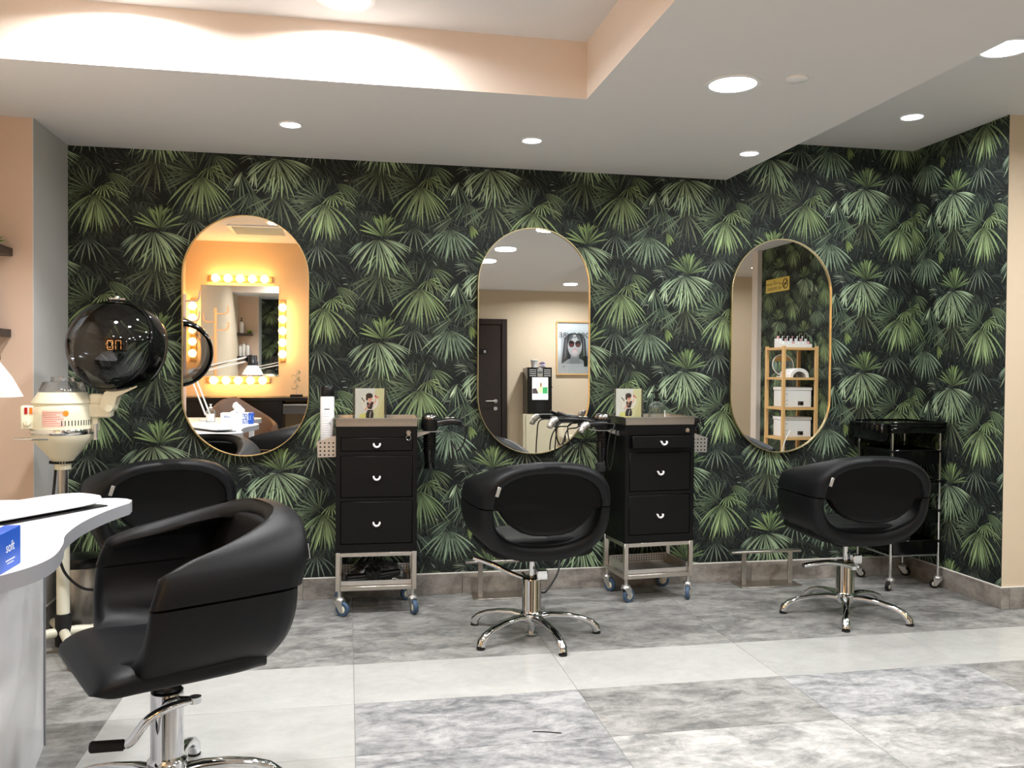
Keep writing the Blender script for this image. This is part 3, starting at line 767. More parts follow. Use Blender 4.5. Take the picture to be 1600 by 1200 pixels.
    br.loft([[(x0, yy, .852), (x0, yy, .826), (x0+s*.062, yy, .849), (x0+s*.062, yy, .852)] for yy in (-.06, -.0585)])
    ring = []
    n = 28; cx, cy, ri = x0+s*.066, -.0, .036
    outer = []
    for k in range(n):
        a = 2*PI*k/n; c, sn = math.cos(a), math.sin(a)
        outer.append((cx+sup(c, 5)*.062, cy+sup(sn, 5)*.062))
    inner = [(cx+ri*math.cos(2*PI*k/n), cy+ri*math.sin(2*PI*k/n)) for k in range(n)]
    br.loft([[(a, b2, .852) for a, b2 in outer], [(a, b2, .854) for a, b2 in outer], [(a, b2, .854) for a, b2 in inner], [(a, b2, .852) for a, b2 in inner]], loop=True)
    obj('dryer_bracket', br, M_steel_w, t)
    return t
T1 = tool_trolley(.139, 4.155, math.radians(-1.5), 'black drawer trolley with dark curler on its lower shelf, left of middle mirror', -1, 0)
T2 = tool_trolley(1.522, 4.172, math.radians(5), 'black drawer trolley with top drawer ajar, right of the middle chair', 1, .035)
def at(t, x, y, z, rz=0.):
    bpy.context.view_layer.update()
    return t.matrix_world @ TR(x, y, z) @ RZ(rz)
def place(o, M):
    o.location = M.translation; o.rotation_euler = M.to_euler(); return o

# hair dryers hanging nose-down in the brackets
def hair_dryer(M, label, yaw):
    t = thing('hair_dryer', label, 'hair dryer', group='black hair dryers hanging in trolley brackets')
    place(t, M @ RZ(yaw))
    prof = [(.020, -.155), (.024, -.150), (.026, -.12), (.030, -.10)]
    for k in range(7): prof += [(.0325, -.095+k*.011), (.0325, -.089+k*.011), (.0295, -.0875+k*.011), (.0295, -.0855+k*.011)]
    prof += [(.0345, -.010), (.0345, .003), (.041, .008), (.043, .03), (.042, .055), (.036, .06)]
    obj('barrel', MB().lathe(prof, 28), M_blackpl, t)
    obj('rear_grill', MB().lathe([(.040, .0565), (.0405, .064), (.034, .078), (.018, .087), (1e-4, .089)], 24), M_chrome_g, t)
    hp = [(.03, 0, .035), (.06, 0, .040), (.10, 0, .047), (.135, 0, .045), (.155, 0, .035)]
    obj('handle', MB().tube(smooth(hp, 4), [.019]*3+[.0175]*10+[.017, .015, .012, .010], 16), M_blackpl, t)
    obj('switch', MB().box(.075, .098, -.006, .006, .060, .066, .002).box(.104, .120, -.006, .006, .0605, .067, .002), M_steel_w, t)
    obj('cord', MB().tube(smooth([(.152, 0, .035), (.175, .01, .01), (.165, .02, -.06), (.13, .035, -.10), (.10, .04, -.05), (.11, .03, -.12), (.09, .02, -.19)], 6), .0035, 8), M_cable, t)
    obj('nozzle', MB().loft([[(.021*math.cos(a), .021*math.sin(a), -.152) for a in [2*PI*k/20 for k in range(20)]], [(.03*sup(math.cos(a), 3), .009*sup(math.sin(a), 3), -.185) for a in [2*PI*k/20 for k in range(20)]]]), M_glossblk, t)
    return t
M_chrome_g = mat('dark_chrome', (150, 148, 146), .12, 1., var=.15, scale=300)
hair_dryer(at(T1, .2545, 0, .8545), 'black hair dryer with shiny rear hanging from the left trolley', math.radians(-12))
hair_dryer(at(T2, -.2545, 0, .8545), 'black hair dryer hanging from the right trolley beside curling irons', math.radians(160))

# curling irons lying over the bracket of the right trolley
def iron(label, p_tip, p_mid, p_end, cord):
    t = thing('curling_iron', label, 'hair tool', group='hair irons dangling off the right trolley')
    obj('handle', MB().tube(smooth([p_mid, p_end], 6), [.011, .013, .0145, .0145, .014, .0125, .010], 14), M_blackpl, t)
    a, b = Vector(p_mid), Vector(p_tip); d = (b-a)
    tip = [a-d*.05, a, a+d*.3+Vector((0, 0, .004)), a+d*.6+Vector((0, 0, .002)), a+d*.85-Vector((0, 0, .006)), b-Vector((0, 0, .02))]
    x = obj('tip', MB().tube(smooth(tip, 4), [.010]*2+[.015]*6+[.018]*6+[.016]*5+[.013, .007], 14), M_steel_w, t); x['label'] = 'silver tip'
    obj('cord', MB().tube(smooth(cord, 7), .0035, 8), M_cable, t)
    return t
bpy.context.view_layer.update()
m = at(T2, 0, 0, 0)
P = lambda x, y, z: tuple(m @ Vector((x, y, z)))
iron('hair iron with silver tip, lying nearer the trolley body', P(-.405, -.09, .865), P(-.365, -.085, .888), P(-.265, -.085, .890), [P(-.265, -.085, .890), P(-.235, -.11, .885), P(-.265, -.12, .83), P(-.27, -.10, .72), P(-.25, -.09, .66), P(-.235, -.10, .74), P(-.225, -.11, .86)])
iron('hair iron with silver tip, reaching farthest left over the mirror', P(-.545, -.02, .885), P(-.505, -.015, .910), P(-.39, -.01, .905), [P(-.39, -.01, .905), P(-.43, -.02, .895), P(-.50, -.03, .885), P(-.515, -.03, .80), P(-.52, -.03, .70)])
t = thing('flat_iron', 'black flat iron lying behind the two silver-tipped irons', 'hair tool')
for k, (dz, dy) in enumerate(((0, 0), (.016, .006))):
    obj('plate_arm', MB().tube([P(-.46, .095+dy, .905+dz*2), P(-.42, .095+dy, .90+dz*1.2), P(-.37, .095+dy, .895+dz), P(-.33, .095+dy, .893+dz)], [.008, .010, .011, .009], 12), M_blackpl, t)
obj('cord', MB().tube(smooth([P(-.33, .095, .893), P(-.36, .085, .86), P(-.42, .06, .85), P(-.45, .04, .78), P(-.455, .03, .66)], 7), .0035, 8), M_cable, t)
t = thing('round_brush', 'round black brush hanging among cords left of the right trolley', 'brush')
obj('brush_head', MB().tube([P(-.300, -.085, .80), P(-.300, -.09, .69)], [.009, .010], 12), M_blackpl, t)
obj('bristles', MB().lathe([(.006, -.026), (.024, -.02), (.027, 0), (.024, .02), (.006, .026)], 20, P(-.300, -.092, .675)), M_rubber, t)

# leaflets in acrylic stands
M_ink = attr_mat('leaflet_print', .5)
def flat_print(name, polys, parent, M, mname=None):
    """polys: (outline, rgb) drawn as thin overlapping sheets, back to front, in the x-y plane"""
    V, F, Cc = [], [], []
    for k, (pl, rgb) in enumerate(polys):
        o = len(V)
        for q in pl: V.append((q[0], q[1], .00012*(k+1))); Cc.append(lin(rgb)+(1,) if not isinstance(rgb[0], tuple) else None)
        F.append(tuple(range(o, o+len(pl))))
    me = bpy.data.meshes.new(name); me.from_pydata(V, [], F)
    a = me.attributes.new('ink', 'FLOAT_COLOR', 'POINT'); a.data.foreach_set('color', np.array(Cc, dtype=np.float32).ravel())
    me.materials.append(M_ink); me.update()
    o = bpy.data.objects.new(name, me); COL.objects.link(o); o.parent = parent; o.matrix_local = M
    return o
def ell(cx, cy, rx, ry, n=20, a0=0, a1=2*PI, rot=0.):
    out = []
    for k in range(n):
        a = a0+(a1-a0)*k/(n if abs(a1-a0-2*PI) < 1e-6 else n-1); x, y = rx*math.cos(a), ry*math.sin(a)
        out.append((cx+x*math.cos(rot)-y*math.sin(rot), cy+x*math.sin(rot)+y*math.cos(rot)))
    return out
def rect(x0, x1, y0, y1): return [(x0, y0), (x1, y0), (x1, y1), (x0, y1)]
def stroke(pts, w):
    L, Rr = [], []
    for i, p in enumerate(pts):
        a = Vector(pts[max(0, i-1)]); b = Vector(pts[min(len(pts)-1, i+1)]); d = (b-a).normalized(); n = Vector((-d.y, d.x))
        L.append(tuple(Vector(p)+n*w/2)); Rr.append(tuple(Vector(p)-n*w/2))
    return L+Rr[::-1]
def leaflet(M, label):
    w, h = .158, .172
    t = thing('leaflet_stand', label, 'leaflet stand', group='leaflets in clear stands on the trolleys')
    place(t, M)
    mb = MB().box(-w/2, w/2, .0035, .0055, 0, h).box(-w/2, w/2, -.0055, -.0035, 0, h).box(-w/2, w/2, -.03, .03, 0, .003, .0008)
    obj('acrylic_sleeve', mb, M_acry, t)
    for s in (-1, 1): obj('edge_strip', MB().box(s*(w/2-.004)-.004, s*(w/2-.004)+.004, -.0060, .0060, 0, h, .0008), M_acry2, t)
    W2, H2 = .068, h-.004
    ps = [(rect(-W2, W2, 0, H2), (232, 232, 224)), ([(W2, 0), (W2, H2), (.025, H2), (.02, H2*.55), (-.02, .03), (-.025, 0)], (226, 224, 178)), ([(W2, .01), (W2, H2*.8), (.05, H2*.5), (.03, .02)], (216, 210, 158)),
          (ell(-.02, .035, .03, .016), (232, 226, 140)), (ell(0, .103, .039, .039), (240, 238, 232)), (ell(0, .103, .036, .036), (228, 226, 214))]
    ps += [([(.012, .085), (.030, .105), (.033, .128), (.027, .128), (.024, .108), (.008, .095)], (226, 178, 158)), ([(-.012, .085), (-.026, .066), (-.020, .062), (-.002, .078)], (226, 180, 160)),
           ([(.022, .128), (.042, .121), (.042, .125), (.030, .131), (.030, .138), (.024, .136)], (196, 88, 100)), (stroke([(-.038, .124), (-.032, .115), (-.024, .105)], .004), (40, 36, 38)),
           (ell(-.034, .098, .012, .004, 14), (206, 204, 160)), (ell(-.034, .0985, .0105, .003, 14), (230, 229, 220)),
           ([(-.017, .028), (.016, .028), (.019, .046), (.013, .066), (-.010, .066), (-.018, .046)], (42, 38, 42)), (stroke([(.0, .03), (.002, .045), (.006, .058)], .003), (220, 214, 206)),
           ([(-.014, .100), (-.012, .083), (-.006, .070), (.010, .070), (.014, .084), (.018, .104), (.010, .106), (.0, .094), (-.008, .103)], (58, 46, 46)), (ell(-.004, .086, .005, .006), (176, 120, 110)),
           (rect(-.005, .005, .098, .112), (222, 172, 146)), (ell(.001, .123, .0125, .016), (228, 180, 154)), (ell(-.002, .133, .0165, .0125), (58, 44, 40)), (ell(-.013, .120, .005, .010), (58, 44, 40)), ([(-.010, .106), (-.004, .097), (-.011, .098)], (52, 40, 38)),
           (stroke([(.0, .1145), (.006, .1145)], .002), (180, 60, 62)), (stroke([(-.004, .1265), (.0, .1265)], .0018), (40, 30, 30)), (stroke([(.005, .1265), (.009, .1265)], .0018), (40, 30, 30))]
    for y in (.016, .0065):
        ps += [(ell(-.046, y, .0032, .0032, 10), (96, 90, 110)), (rect(-.039, -.014, y-.0014, y+.0014), (150, 144, 124)), (rect(.0, .038, y-.0014, y+.0014), (150, 144, 124))]
    for k in range(9): ps.append((ell(.028+.012*math.sin(k*2.1), .09-.006*k+.004, .0013, .0013, 8), (140, 120, 130)))
    flat_print('leaflet', ps, t, TR(0, -.0030, .002) @ RX(PI/2))
    return t
M_acry2 = clear('acrylic_edge', (.62, .66, .66), .04, .12)
leaflet(at(T1, -.034, -.05, .8905, math.radians(1)), 'leaflet with woman and hairdryer in clear stand on the left trolley')
leaflet(at(T2, -.10, .03, .8905, math.radians(-5)), 'leaflet with woman and hairdryer in clear stand on the right trolley')

# bottles and sprays
def lathe_thing(name, label, cat, M, parts):
    t = thing(name, label, cat); place(t, M)
    for pn, prof, m in parts: obj(pn, MB().lathe(prof, 28), m, t)
    return t
t = lathe_thing('spray_can', 'tall white spray can with black cap in the left trolley bin', 'bottle', at(T1, -.2305, -.058, .745),
    [('body', [(.030, .0), (.0325, .004), (.0325, .272), (.030, .278)], M_whitepl), ('cap', [(.0325, .279), (.0335, .281), (.0335, .322), (.031, .326), (1e-4, .3265)], M_blackpl)])
ps = [(rect(-.012, .012, .216, .221), (60, 60, 66))]
for k in range(12): ps.append((rect(-.020, .008+.010*((k*7) % 5)/5, .196-.011*k, .1975-.011*k), (150, 152, 165)))
ps.append((rect(.010, .018, .150, .158), (170, 172, 180)))
flat_print('label_print', ps, t, TR(0, -.0327, 0) @ RX(PI/2))
lathe_thing('clear_bottle', 'clear plastic bottle standing in the left trolley bin behind the white can', 'bottle', at(T1, -.2150, -.012-.022, .745) @ TR(.004, .022, 0),
    [('body', [(.017, 0), (.018, .003), (.018, .19), (.008, .205), (.008, .22)], M_clear)])
t = lathe_thing('pump_bottle', 'rounded clear bottle with black pump on the right trolley tray', 'bottle', at(T2, .040, -.01, .8905),
    [('body', [(.040, 0), (.043, .004), (.043, .072), (.040, .088), (.030, .099), (.014, .104), (.014, .110)], M_glass), ('pump', [(.015, .108), (.016, .110), (.016, .122), (.006, .124), (.006, .148), (.010, .149), (.010, .158), (1e-4, .159)], M_blackpl)])
obj('spout', MB().tube([(0, 0, .154), (-.03, 0, .152), (-.036, 0, .147)], [.005, .004, .003], 10), M_blackpl, t)
obj('label', MB().lathe([(.0434, .015), (.0434, .062)], 10, caps=(False, False), a0=-.9, a1=-.1), M_paper, t)
t = lathe_thing('spray_bottle', 'black trigger spray bottle in the right trolley bin', 'bottle', at(T2, .2275, -.06, .744),
    [('body', [(.028, 0), (.030, .004), (.030, .10), (.026, .118), (.012, .128), (.012, .14)], M_glossblk)])
obj('spray_head', MB().box(-.05, .03, -.011, .011, .142, .168, .005).tube([(-.03, 0, .15), (-.045, 0, .13), (-.05, 0, .105)], [.006, .006, .004], 8).cyl((0, 0, .132), (0, 0, .145), .015).tube([(.025, 0, .158), (.045, 0, .155), (.055, 0, .12)], [.010, .009, .005], 8), M_blackpl, t)
# curler with wound cord on the lower shelf of the left trolley, on a plastic bag
bag = thing('plastic_bag', 'crumpled clear plastic bag on the left trolley lower shelf', 'bag'); place(bag, at(T1, 0, .03, .1422))
rng = random.Random(5); rings = []
for j in range(9):
    y = -.055+.12*j/8; ring = []
    for i in range(15):
        x = -.145+.29*i/14; e = math.sin(PI*i/14)**.5
        ring.append((x, y+.006*rng.uniform(-1, 1), .001+(.085*math.sin(PI*min(1, j/8*.9+.06))*e*rng.uniform(.75, 1.1))))
    rings.append(ring)
mbb = MB().loft(rings, closed=False)
obj('film', mbb, clear('bag_film', (.62, .64, .64), .25, .30), bag)
def wound_tool(M, label):
    t = thing('curling_wand', label, 'hair tool'); place(t, M)
    obj('barrel', MB().tube([(-.135, 0, .019), (-.13, 0, .019), (-.02, 0, .024), (.0, 0, .024)], [.010, .0155, .0175, .016], 16), M_blackpl, t)
    obj('handle', MB().tube([(.0, 0, .024), (.06, 0, .032), (.115, 0, .038), (.12, 0, .038)], [.017, .017, .0165, .012], 16), M_blackpl, t)
    pts = []
    for k in range(150):
        a = k*.42; pts.append((-.045+.07*k/150, .027*math.cos(a), .031+.027*math.sin(a)+.006*math.sin(k*.11)))
    obj('wound_cord', MB().tube(pts, .0045, 7), M_cable, t)
    obj('cable_plug', MB().box(.10, .108, -.006, .004, .046, .052, .001), M_whitepl, t)
wound_tool(at(T1, -.005, -.055, .1424, math.radians(3)), 'black curling wand with its cord wound around, on lower shelf of left trolley')
t = thing('hair_clip', 'small silver clip on lower shelf beside the black wand', 'clip'); place(t, at(T1, .09, -.088, .1425, .4))
obj('upper_jaw', MB().tube(smooth([(-.02, 0, .004), (-.012, .0, .018), (.004, 0, .014), (.02, 0, .004)], 5), .0028, 8), M_steel_w, t)
obj('lower_jaw', MB().tube(smooth([(-.02, .004, .003), (.0, .008, .0035), (.022, .004, .003)], 5), .0025, 8), M_steel_w, t)

# cord hanging below the middle chair
tag(obj('extension_cord', MB().tube(smooth([(1.03, 4.22, .60), (1.035, 4.15, .40), (1.035, 4.1, .26), (1.02, 4.05, .17), (.96, 4.02, .088), (.93, 4.0, .078), (.90, 3.99, .10), (.85, 3.97, .16), (.82, 3.96, .19)], 8), .0045, 8), M_cable),
    'black cord looping down behind the middle styling chair', 'cord')

# foot rests
def footrest(x, y, label, w=.35):
    t = thing('footrest', label, 'footrest', (x, y, 0), group='steel footrests under the mirrors')
    obj('base_plate', MB().box(-w/2, w/2, -.062, .07, .0005, .006, .001), M_steel, t)
    for s in (-1, 1): obj('post', MB().box(s*.135-.012, s*.135+.012, -.006, .006, .006, .176, .001), M_steel, t)
    obj('top_bar', MB().box(-.215, .19, -.022, .022, .176, .188, .002), M_steel, t)
footrest(.80, 4.255, 'steel footrest on the floor behind the middle styling chair')
footrest(2.235, 4.255, 'steel footrest on the floor left of the right styling chair')

# black trolley with chrome posts in the corner
def rolling_cart():
    t = thing('salon_cart', 'black plastic cart with chrome posts standing in the right corner', 'trolley', (2.967, 4.182, 0))
    hx, hy = .142, .148
    for sx in (-1, 1):
        for sy in (-1, 1):
            obj('post', MB().cyl((sx*hx, sy*hy, .068), (sx*hx, sy*hy, .85), .0075), M_chrome, t)
            caster(t, sx*hx, sy*hy, .069, .024, {(-1, -1): .5, (1, -1): -.4, (-1, 1): 2.7, (1, 1): 2.2}[sx, sy], M_rubber, .018)
    mb = MB().box(-.165, .165, -.172, .155, .862, .884, .006).box(-.16, .16, -.168, .15, .832, .864, .004)
    mb.box(-.165, .165, -.172, -.164, .880, .892, .002).box(-.165, .165, .147, .155, .880, .892, .002).box(.157, .165, -.172, .155, .880, .892, .002)
    obj('top_tray', mb, M_glossblk, t)
    sb = obj('side_tool_rack', MB().box(-.205, -.166, -.150, .15, .79, .884, .006), M_glossblk, t)
    h = MB()
    for k in range(4): h.lathe([(.013, .0), (.015, .001), (.015, .003), (.011, .0035)], 18, M=TR(-.2052, -.11+k*.045, .86) @ RY(-PI/2))
    for k in range(2): h.lathe([(.024, .0), (.027, .001), (.027, .003), (.022, .0035)], 18, M=TR(-.2052, .075+k*.05, .835) @ RY(-PI/2))
    obj('tool_hole', h, M_blackpl, sb)
    for k, z in enumerate((.745, .585, .428, .264)):
        mb = MB().box(-.131, .131, -.150, .14, z-.075, z-.070)
        for s in (-1, 1): mb.box(s*.129-.002, s*.129+.002, -.15, .14, z-.075, z)
        mb.box(-.131, .131, -.152, -.148, z-.075, z-.004).box(-.131, .131, .137, .141, z-.075, z)
        mb.box(-.136, .136, -.156, -.146, z-.010, z, .003)
        d = obj('sliding_tray', mb, M_glossblk, t)
        rl = MB()
        for s in (-1, 1): rl.box(s*.1335-.0025, s*.1335+.0025, -.140, .14, z-.018, z-.006)
        for s in (-1, 1): rl.box(s*.142-.010, s*.142+.010, -.16, -.136, z-.016, z-.001, .002)
        obj('runner', rl, M_blackpl, t)
    for y in (-hy, hy): obj('cross_bar', MB().cyl((-hx, y, .182), (hx, y, .182), .005), M_chrome, t)
    for x in (-hx, hx): obj('cross_bar', MB().cyl((x, -hy, .182), (x, hy, .182), .005), M_chrome, t)
rolling_cart()

# pedal bin behind the left chair
t = thing('waste_bin', 'round brushed steel bin with dark lid on the floor under the hood dryer', 'bin', (-1.175, 4.13, 0))
obj('bin_body', MB().lathe([(.098, .012), (.1, .016), (.1, .255), (.098, .26)], 40), M_steel, t)
obj('bin_lid', MB().lathe([(.101, .2605), (.102, .264), (.102, .285), (.096, .30), (.05, .31), (1e-4, .312)], 40), M_blackpl, t)
obj('bin_base', MB().lathe([(.101, 0), (.102, .003), (.1, .0118)], 40), M_blackpl, t)
obj('pedal', MB().box(-.03, .03, -.135, -.098, .006, .014, .003), M_blackpl, t)

# ------------------------------------------------------------------ hood dryer on its stand
def axis_matrix(c, a):
    z = Vector(a).normalized(); x = Vector((0, 0, 1)).cross(z).normalized(); y = z.cross(x)
    return Matrix(((x.x, y.x, z.x, c[0]), (x.y, y.y, z.y, c[1]), (x.z, y.z, z.z, c[2]), (0, 0, 0, 1)))
def hood_dryer():
    px, py = -1.122, 3.70
    t = thing('hood_dryer', 'cream hood hair dryer with smoked dome on a stand at the left', 'hair dryer', (px, py, 0))
    L = lambda x, y, z: (x-px, y-py, z)
    mb = MB().lathe([(.0245, .12), (.0245, .52), (.022, .525)], 24)
    obj('lower_pole', mb, M_creamtube, t)
    obj('upper_pole', MB().lathe([(.0175, .525), (.0175, .745)], 24), M_steel, t)
    obj('pole_sleeve', MB().lathe([(.029, .03), (.030, .035), (.030, .155), (.0285, .16)], 24), M_rubber, t)
    for k, a in enumerate((30, 120, 210, 300)):
        d = Vector((math.cos(math.radians(a-5)), math.sin(math.radians(a-5)), 0))
        l = obj('leg', MB().tube([d*.02+Vector((0, 0, .085)), d*.05+Vector((0, 0, .085)), d*.25+Vector((0, 0, .062)), d*.27+Vector((0, 0, .058))], [.019, .019, .018, .014], 14), M_creamtube, t)
        obj('caster_wheel', MB().cyl(d*.25+Vector((-d.y*.011, d.x*.011, .022)), d*.25+Vector((d.y*.011, -d.x*.011, .022)), .022), M_rubber, l)
        obj('caster_stem', MB().cyl(d*.25+Vector((0, 0, .03)), d*.25+Vector((0, 0, .06)), .007), M_blackpl, l)
    obj('motor_cone', MB().lathe([(.030, .742), (.031, .762), (.045, .785), (.075, .822), (.100, .850), (.112, .868), (.116, .885)], 40), M_cream, t)
    mv = MB()
    for k in range(26):
        a = 2*PI*k/26
        mv.box(.036, .0375+.012, -.0022, .0022, .767, .776, M=RZ(a))
    obj('cone_vents', mv, M_hole, t)
    obj('chrome_band', MB().lathe([(.117, .8855), (.1185, .888), (.1185, .904), (.117, .9065)], 40), M_chrome, t)
    obj('motor_body', MB().lathe([(.115, .907), (.114, .96), (.112, .992), (.108, 1.0), (.106, 1.006), (.112, 1.010), (.110, 1.018), (.094, 1.042), (.088, 1.052), (.06, 1.055)], 40), M_cream, t)
    mv = MB()
    for k in range(20):
        mv.box(.1120, .1155, -.0016, .0016, .922, .943, M=RZ(math.radians(-75+k*6.)))
    obj('body_vents', mv, M_hole, t)
    j = obj('water_jar', MB().lathe([(.086, 1.056), (.085, 1.064), (.074, 1.092), (.045, 1.095), (.042, 1.103), (.042, 1.113), (.01, 1.1135)], 32), M_clearj, t)
    # control box on the left
    cb = MB(); M = RZ(math.radians(196))
    cb.box(.085, .145, -.035, .05, .908, 1.0, .004, M=M)
    c = obj('control_box', cb, M_cream, t)
    M2 = RZ(math.radians(196))
    for k, colr in enumerate(((232, 120, 40), (170, 28, 24))):
        s = obj('rocker_switch', MB().box(.104+.017*k, .115+.017*k, .0495, .0535, .968, .994, .001, M=M), mat('switch_%d' % k, colr, .25), c)
    for k in range(2): obj('rocker_bezel', MB().box(.102+.017*k, .117+.017*k, .0485, .0505, .965, .997, .001, M=M), M_paper, c)
    obj('knob', MB().cyl((.122, .05, .935), (.122, .066, .935), .013, .011, M=M).box(.120, .124, .066, .070, .925, .945, .001, M=M), M_cream, c)
    # sticker and dot on the front of the body (curved sheets)
    def curved(a0, a1, z0, z1, m, name, r=.1145):
        obj(name, MB().lathe([(r+.0008, z0), (r, z1)], 12, caps=(False, False), a0=math.radians(a0), a1=math.radians(a1)), m, t)
    curved(248, 289, .918, .983, mat('faded_sticker', (224, 196, 184), .6, var=.1, scale=30), 'sticker', .1142)
    for k in range(7): curved(249, 288-(k % 3)*6, .924+k*.0085, .9258+k*.0085, mat('sticker_ink', (220, 128, 112), .6), 'sticker_line', .1147)
    d = MB(); a = math.radians(292); 
    Md = RZ(a) @ TR(.1148, 0, .972) @ RY(PI/2)
    obj('orange_dot', MB().lathe([(.0105, 0), (.0105, .001), (1e-4, .0012)], 20, M=Md), mat('orange_sticker', (240, 140, 36), .5), t)
    # chrome grab loop
    obj('grab_loop', MB().tube(smooth([(-.02, -.110, .872), (-.07, -.125, .873), (-.135, -.11, .872), (-.158, -.07, .870), (-.14, -.03, .868), (-.09, -.01, .868)], 6), .0042, 8), M_chrome, t)
    # arm to the hood
    obj('arm_bracket', MB().box(.10, .185, -.032, .028, .950, 1.008, .006).box(.112, .135, -.020, .016, .895, .95, .003), M_cream, t)
    obj('clamp_screw', MB().tube([(.13, -.03, .925), (.13, -.03, .870)], [.009, .007], 10).cyl((.13, -.03, .87), (.13, -.03, .862), .010), M_steel_w, t)
    def plate(y0, y1):
        pts = [(.145, .975), (.175, .963), (.198, .985), (.212, 1.035), (.285, 1.072), (.292, 1.088), (.275, 1.098), (.19, 1.066), (.165, 1.052), (.150, 1.01)]
        return MB().loft([[(x, yy, z) for x, z in pts] for yy in (y0, y1)])
    for y0 in (-.038, .028): obj('arm_plate', plate(y0, y0+.006), M_cream, t)
    obj('arm_core', MB().box(.105, .165, -.026, .022, .995, 1.046, .006), M_cream, t)
    obj('pivot_bolt', MB().cyl((.182, -.05, .990), (.182, .04, .990), .016), M_cream, t)
    obj('plate_screw', MB().cyl((.262, -.044, 1.075), (.262, .038, 1.075), .006), M_steel_w, t)
    # dome
    C = L(-.925, 3.72, 1.238); A = Vector((.46, .86, -.22)); M = axis_matrix(C, A); R = .187
    prof = [(R*math.cos(a), -R*math.sin(a)) for a in [PI/2*k/20 for k in range(20, -1, -1)]]
    dm = obj('smoked_dome', MB().lathe(prof, 56, M=M, caps=(False, False)), M_smoke, t, angle=80)
    obj('rim_band', MB().lathe([(R-.003, -.030), (R+.001, -.030), (R+.004, -.022), (R+.004, .0), (R+.002, .055), (R-.008, .088), (R-.018, .096), (R-.028, .088), (R-.022, .05), (R-.012, .0), (R-.003, -.030)], 56, M=M, caps=(False, False)), M_glossblk, t)
    obj('dome_cap', MB().sphere((0, 0, 0), .012, 14, M=TR(C[0]+.01, C[1]-.03, C[2]+R+.006)).cyl((C[0]-.02, C[1]-.03, C[2]+R+.004), (C[0]+.04, C[1]-.03, C[2]+R+.003), .005), M_chrome, t)
    # timer unit with its two lit digits, inside the hood
    Mt = TR(C[0]-.004, C[1]-.02, C[2]+.005)
    tu = obj('timer_unit', MB().box(-.045, .045, .0, .03, -.028, .030, .004, M=Mt), M_glossblk, t)
    mb = MB()
    for k in (-1, 1):
        cx = k*.0155
        for (x0, x1, z0, z1) in ((-.009, .009, .0165, .0195), (-.009, .009, -.0195, -.0165) if k < 0 else (0, 0, 0, 0), (-.0115, -.0085, .002, .0175), (.0085, .0115, .002, .0175), (-.0115, -.0085, -.0175, -.002), (.0085, .0115, -.0175, -.002)):
            if x1 > x0: mb.box(cx+x0, cx+x1, -.001, -.0002, z0, z1, M=Mt)
    obj('lit_digits', mb, emit('amber_digits', (255, 170, 90), 1.6), tu)
    obj('mains_cable', MB().tube(smooth([(-.028, .03, .80), (-.033, .02, .74), (-.034, .0, .66), (-.036, -.034, .56), (-.03, -.045, .50), (-.005, -.05, .42), (.02, -.04, .33), (.07, .0, .26), (.13, .05, .235), (.20, .12, .21)], 8), .0055, 8), M_cable, t)
M_clearj = clear('cloudy_jar', (.86, .88, .90), .12, .14)
hood_dryer()

# ------------------------------------------------------------------ white desk
def desk():
    t = thing('manicure_desk', 'white wavy manicure desk with grey edge at the left', 'desk', (0, 0, 0))
    edge = [(-.668, 2.838), (-.683, 2.775), (-.702, 2.66), (-.712, 2.50), (-.700, 2.33), (-.668, 2.20), (-.648, 2.07), (-.660, 1.97), (-.705, 1.87), (-.755, 1.76), (-.770, 1.62), (-.745, 1.48), (-.706, 1.36), (-.705, 1.26), (-.745, 1.18), (-.84, 1.15)]
    e = [(p.x, p.y) for p in smooth([(x, y, 0) for x, y in edge], 5)]
    poly = [(-1.5, 2.955), (-.74, 2.955), (-.70, 2.935), (-.675, 2.90)]+e+[(-1.2, 1.14), (-1.5, 1.14)]
    obj('desk_top', MB().prism(poly, .694, .730), [M_desk, M_deskedge], t)
    o = t.children[0]
    for p in o.data.polygons:
        if abs(p.normal.z) < .5: p.material_index = 1
    # curved front panel and inner supports
    path = smooth([(-.905, 2.80, 0), (-.872, 2.6, 0), (-.862, 2.4, 0), (-.85, 2.2, 0), (-.86, 2.0, 0), (-.92, 1.8, 0), (-.96, 1.6, 0), (-.95, 1.4, 0), (-.93, 1.3, 0)], 5)
    A = [(p.x, p.y) for p in path]; B = [(p.x-.028, p.y) for p in path]
    obj('front_panel', MB().prism(A+B[::-1], 0.0, .6935), M_desk, t)
    obj('panel_edge', MB().box(-.935, -.9, 2.801, 2.806, 0.0, .6935), M_deskedge, t)
    obj('end_panel', MB().box(-1.48, -1.45, 1.3, 2.8, 0, .6935, .001), M_desk, t)
    obj('cross_panel', MB().box(-1.449, -.94, 2.765, 2.79, 0.15, .6935, .001), M_desk, t)
    obj('support_post', MB().box(-.80, -.76, 1.27, 1.31, 0, .6935, .002), M_desk, t)
desk()
ZD = .7302
# wrist cushion
t = thing('wrist_rest', 'long white wrist cushion on the desk beside the tissue box', 'cushion', (-.90, 2.63, ZD), math.radians(58))
mb = MB(); rings = []
for k in range(13):
    x = -.25+.5*k/12; e = (1-abs(2*k/12-1)**6)**.5 if 0 < k < 12 else .25
    rings.append([(x, sup(math.cos(a), 2.6)*.085*e-.0, .0235+sup(math.sin(a), 2.6)*.018*e) for a in [2*PI*q/20 for q in range(20)]])
obj('cushion', mb.loft(rings), M_desk, t)
obj('gap_shadow', MB().box(-.225, .225, -.076, .06, 0, .0045, .001), M_blackpl, t)  # black strip standing in for the shadow in the gap under the cushion
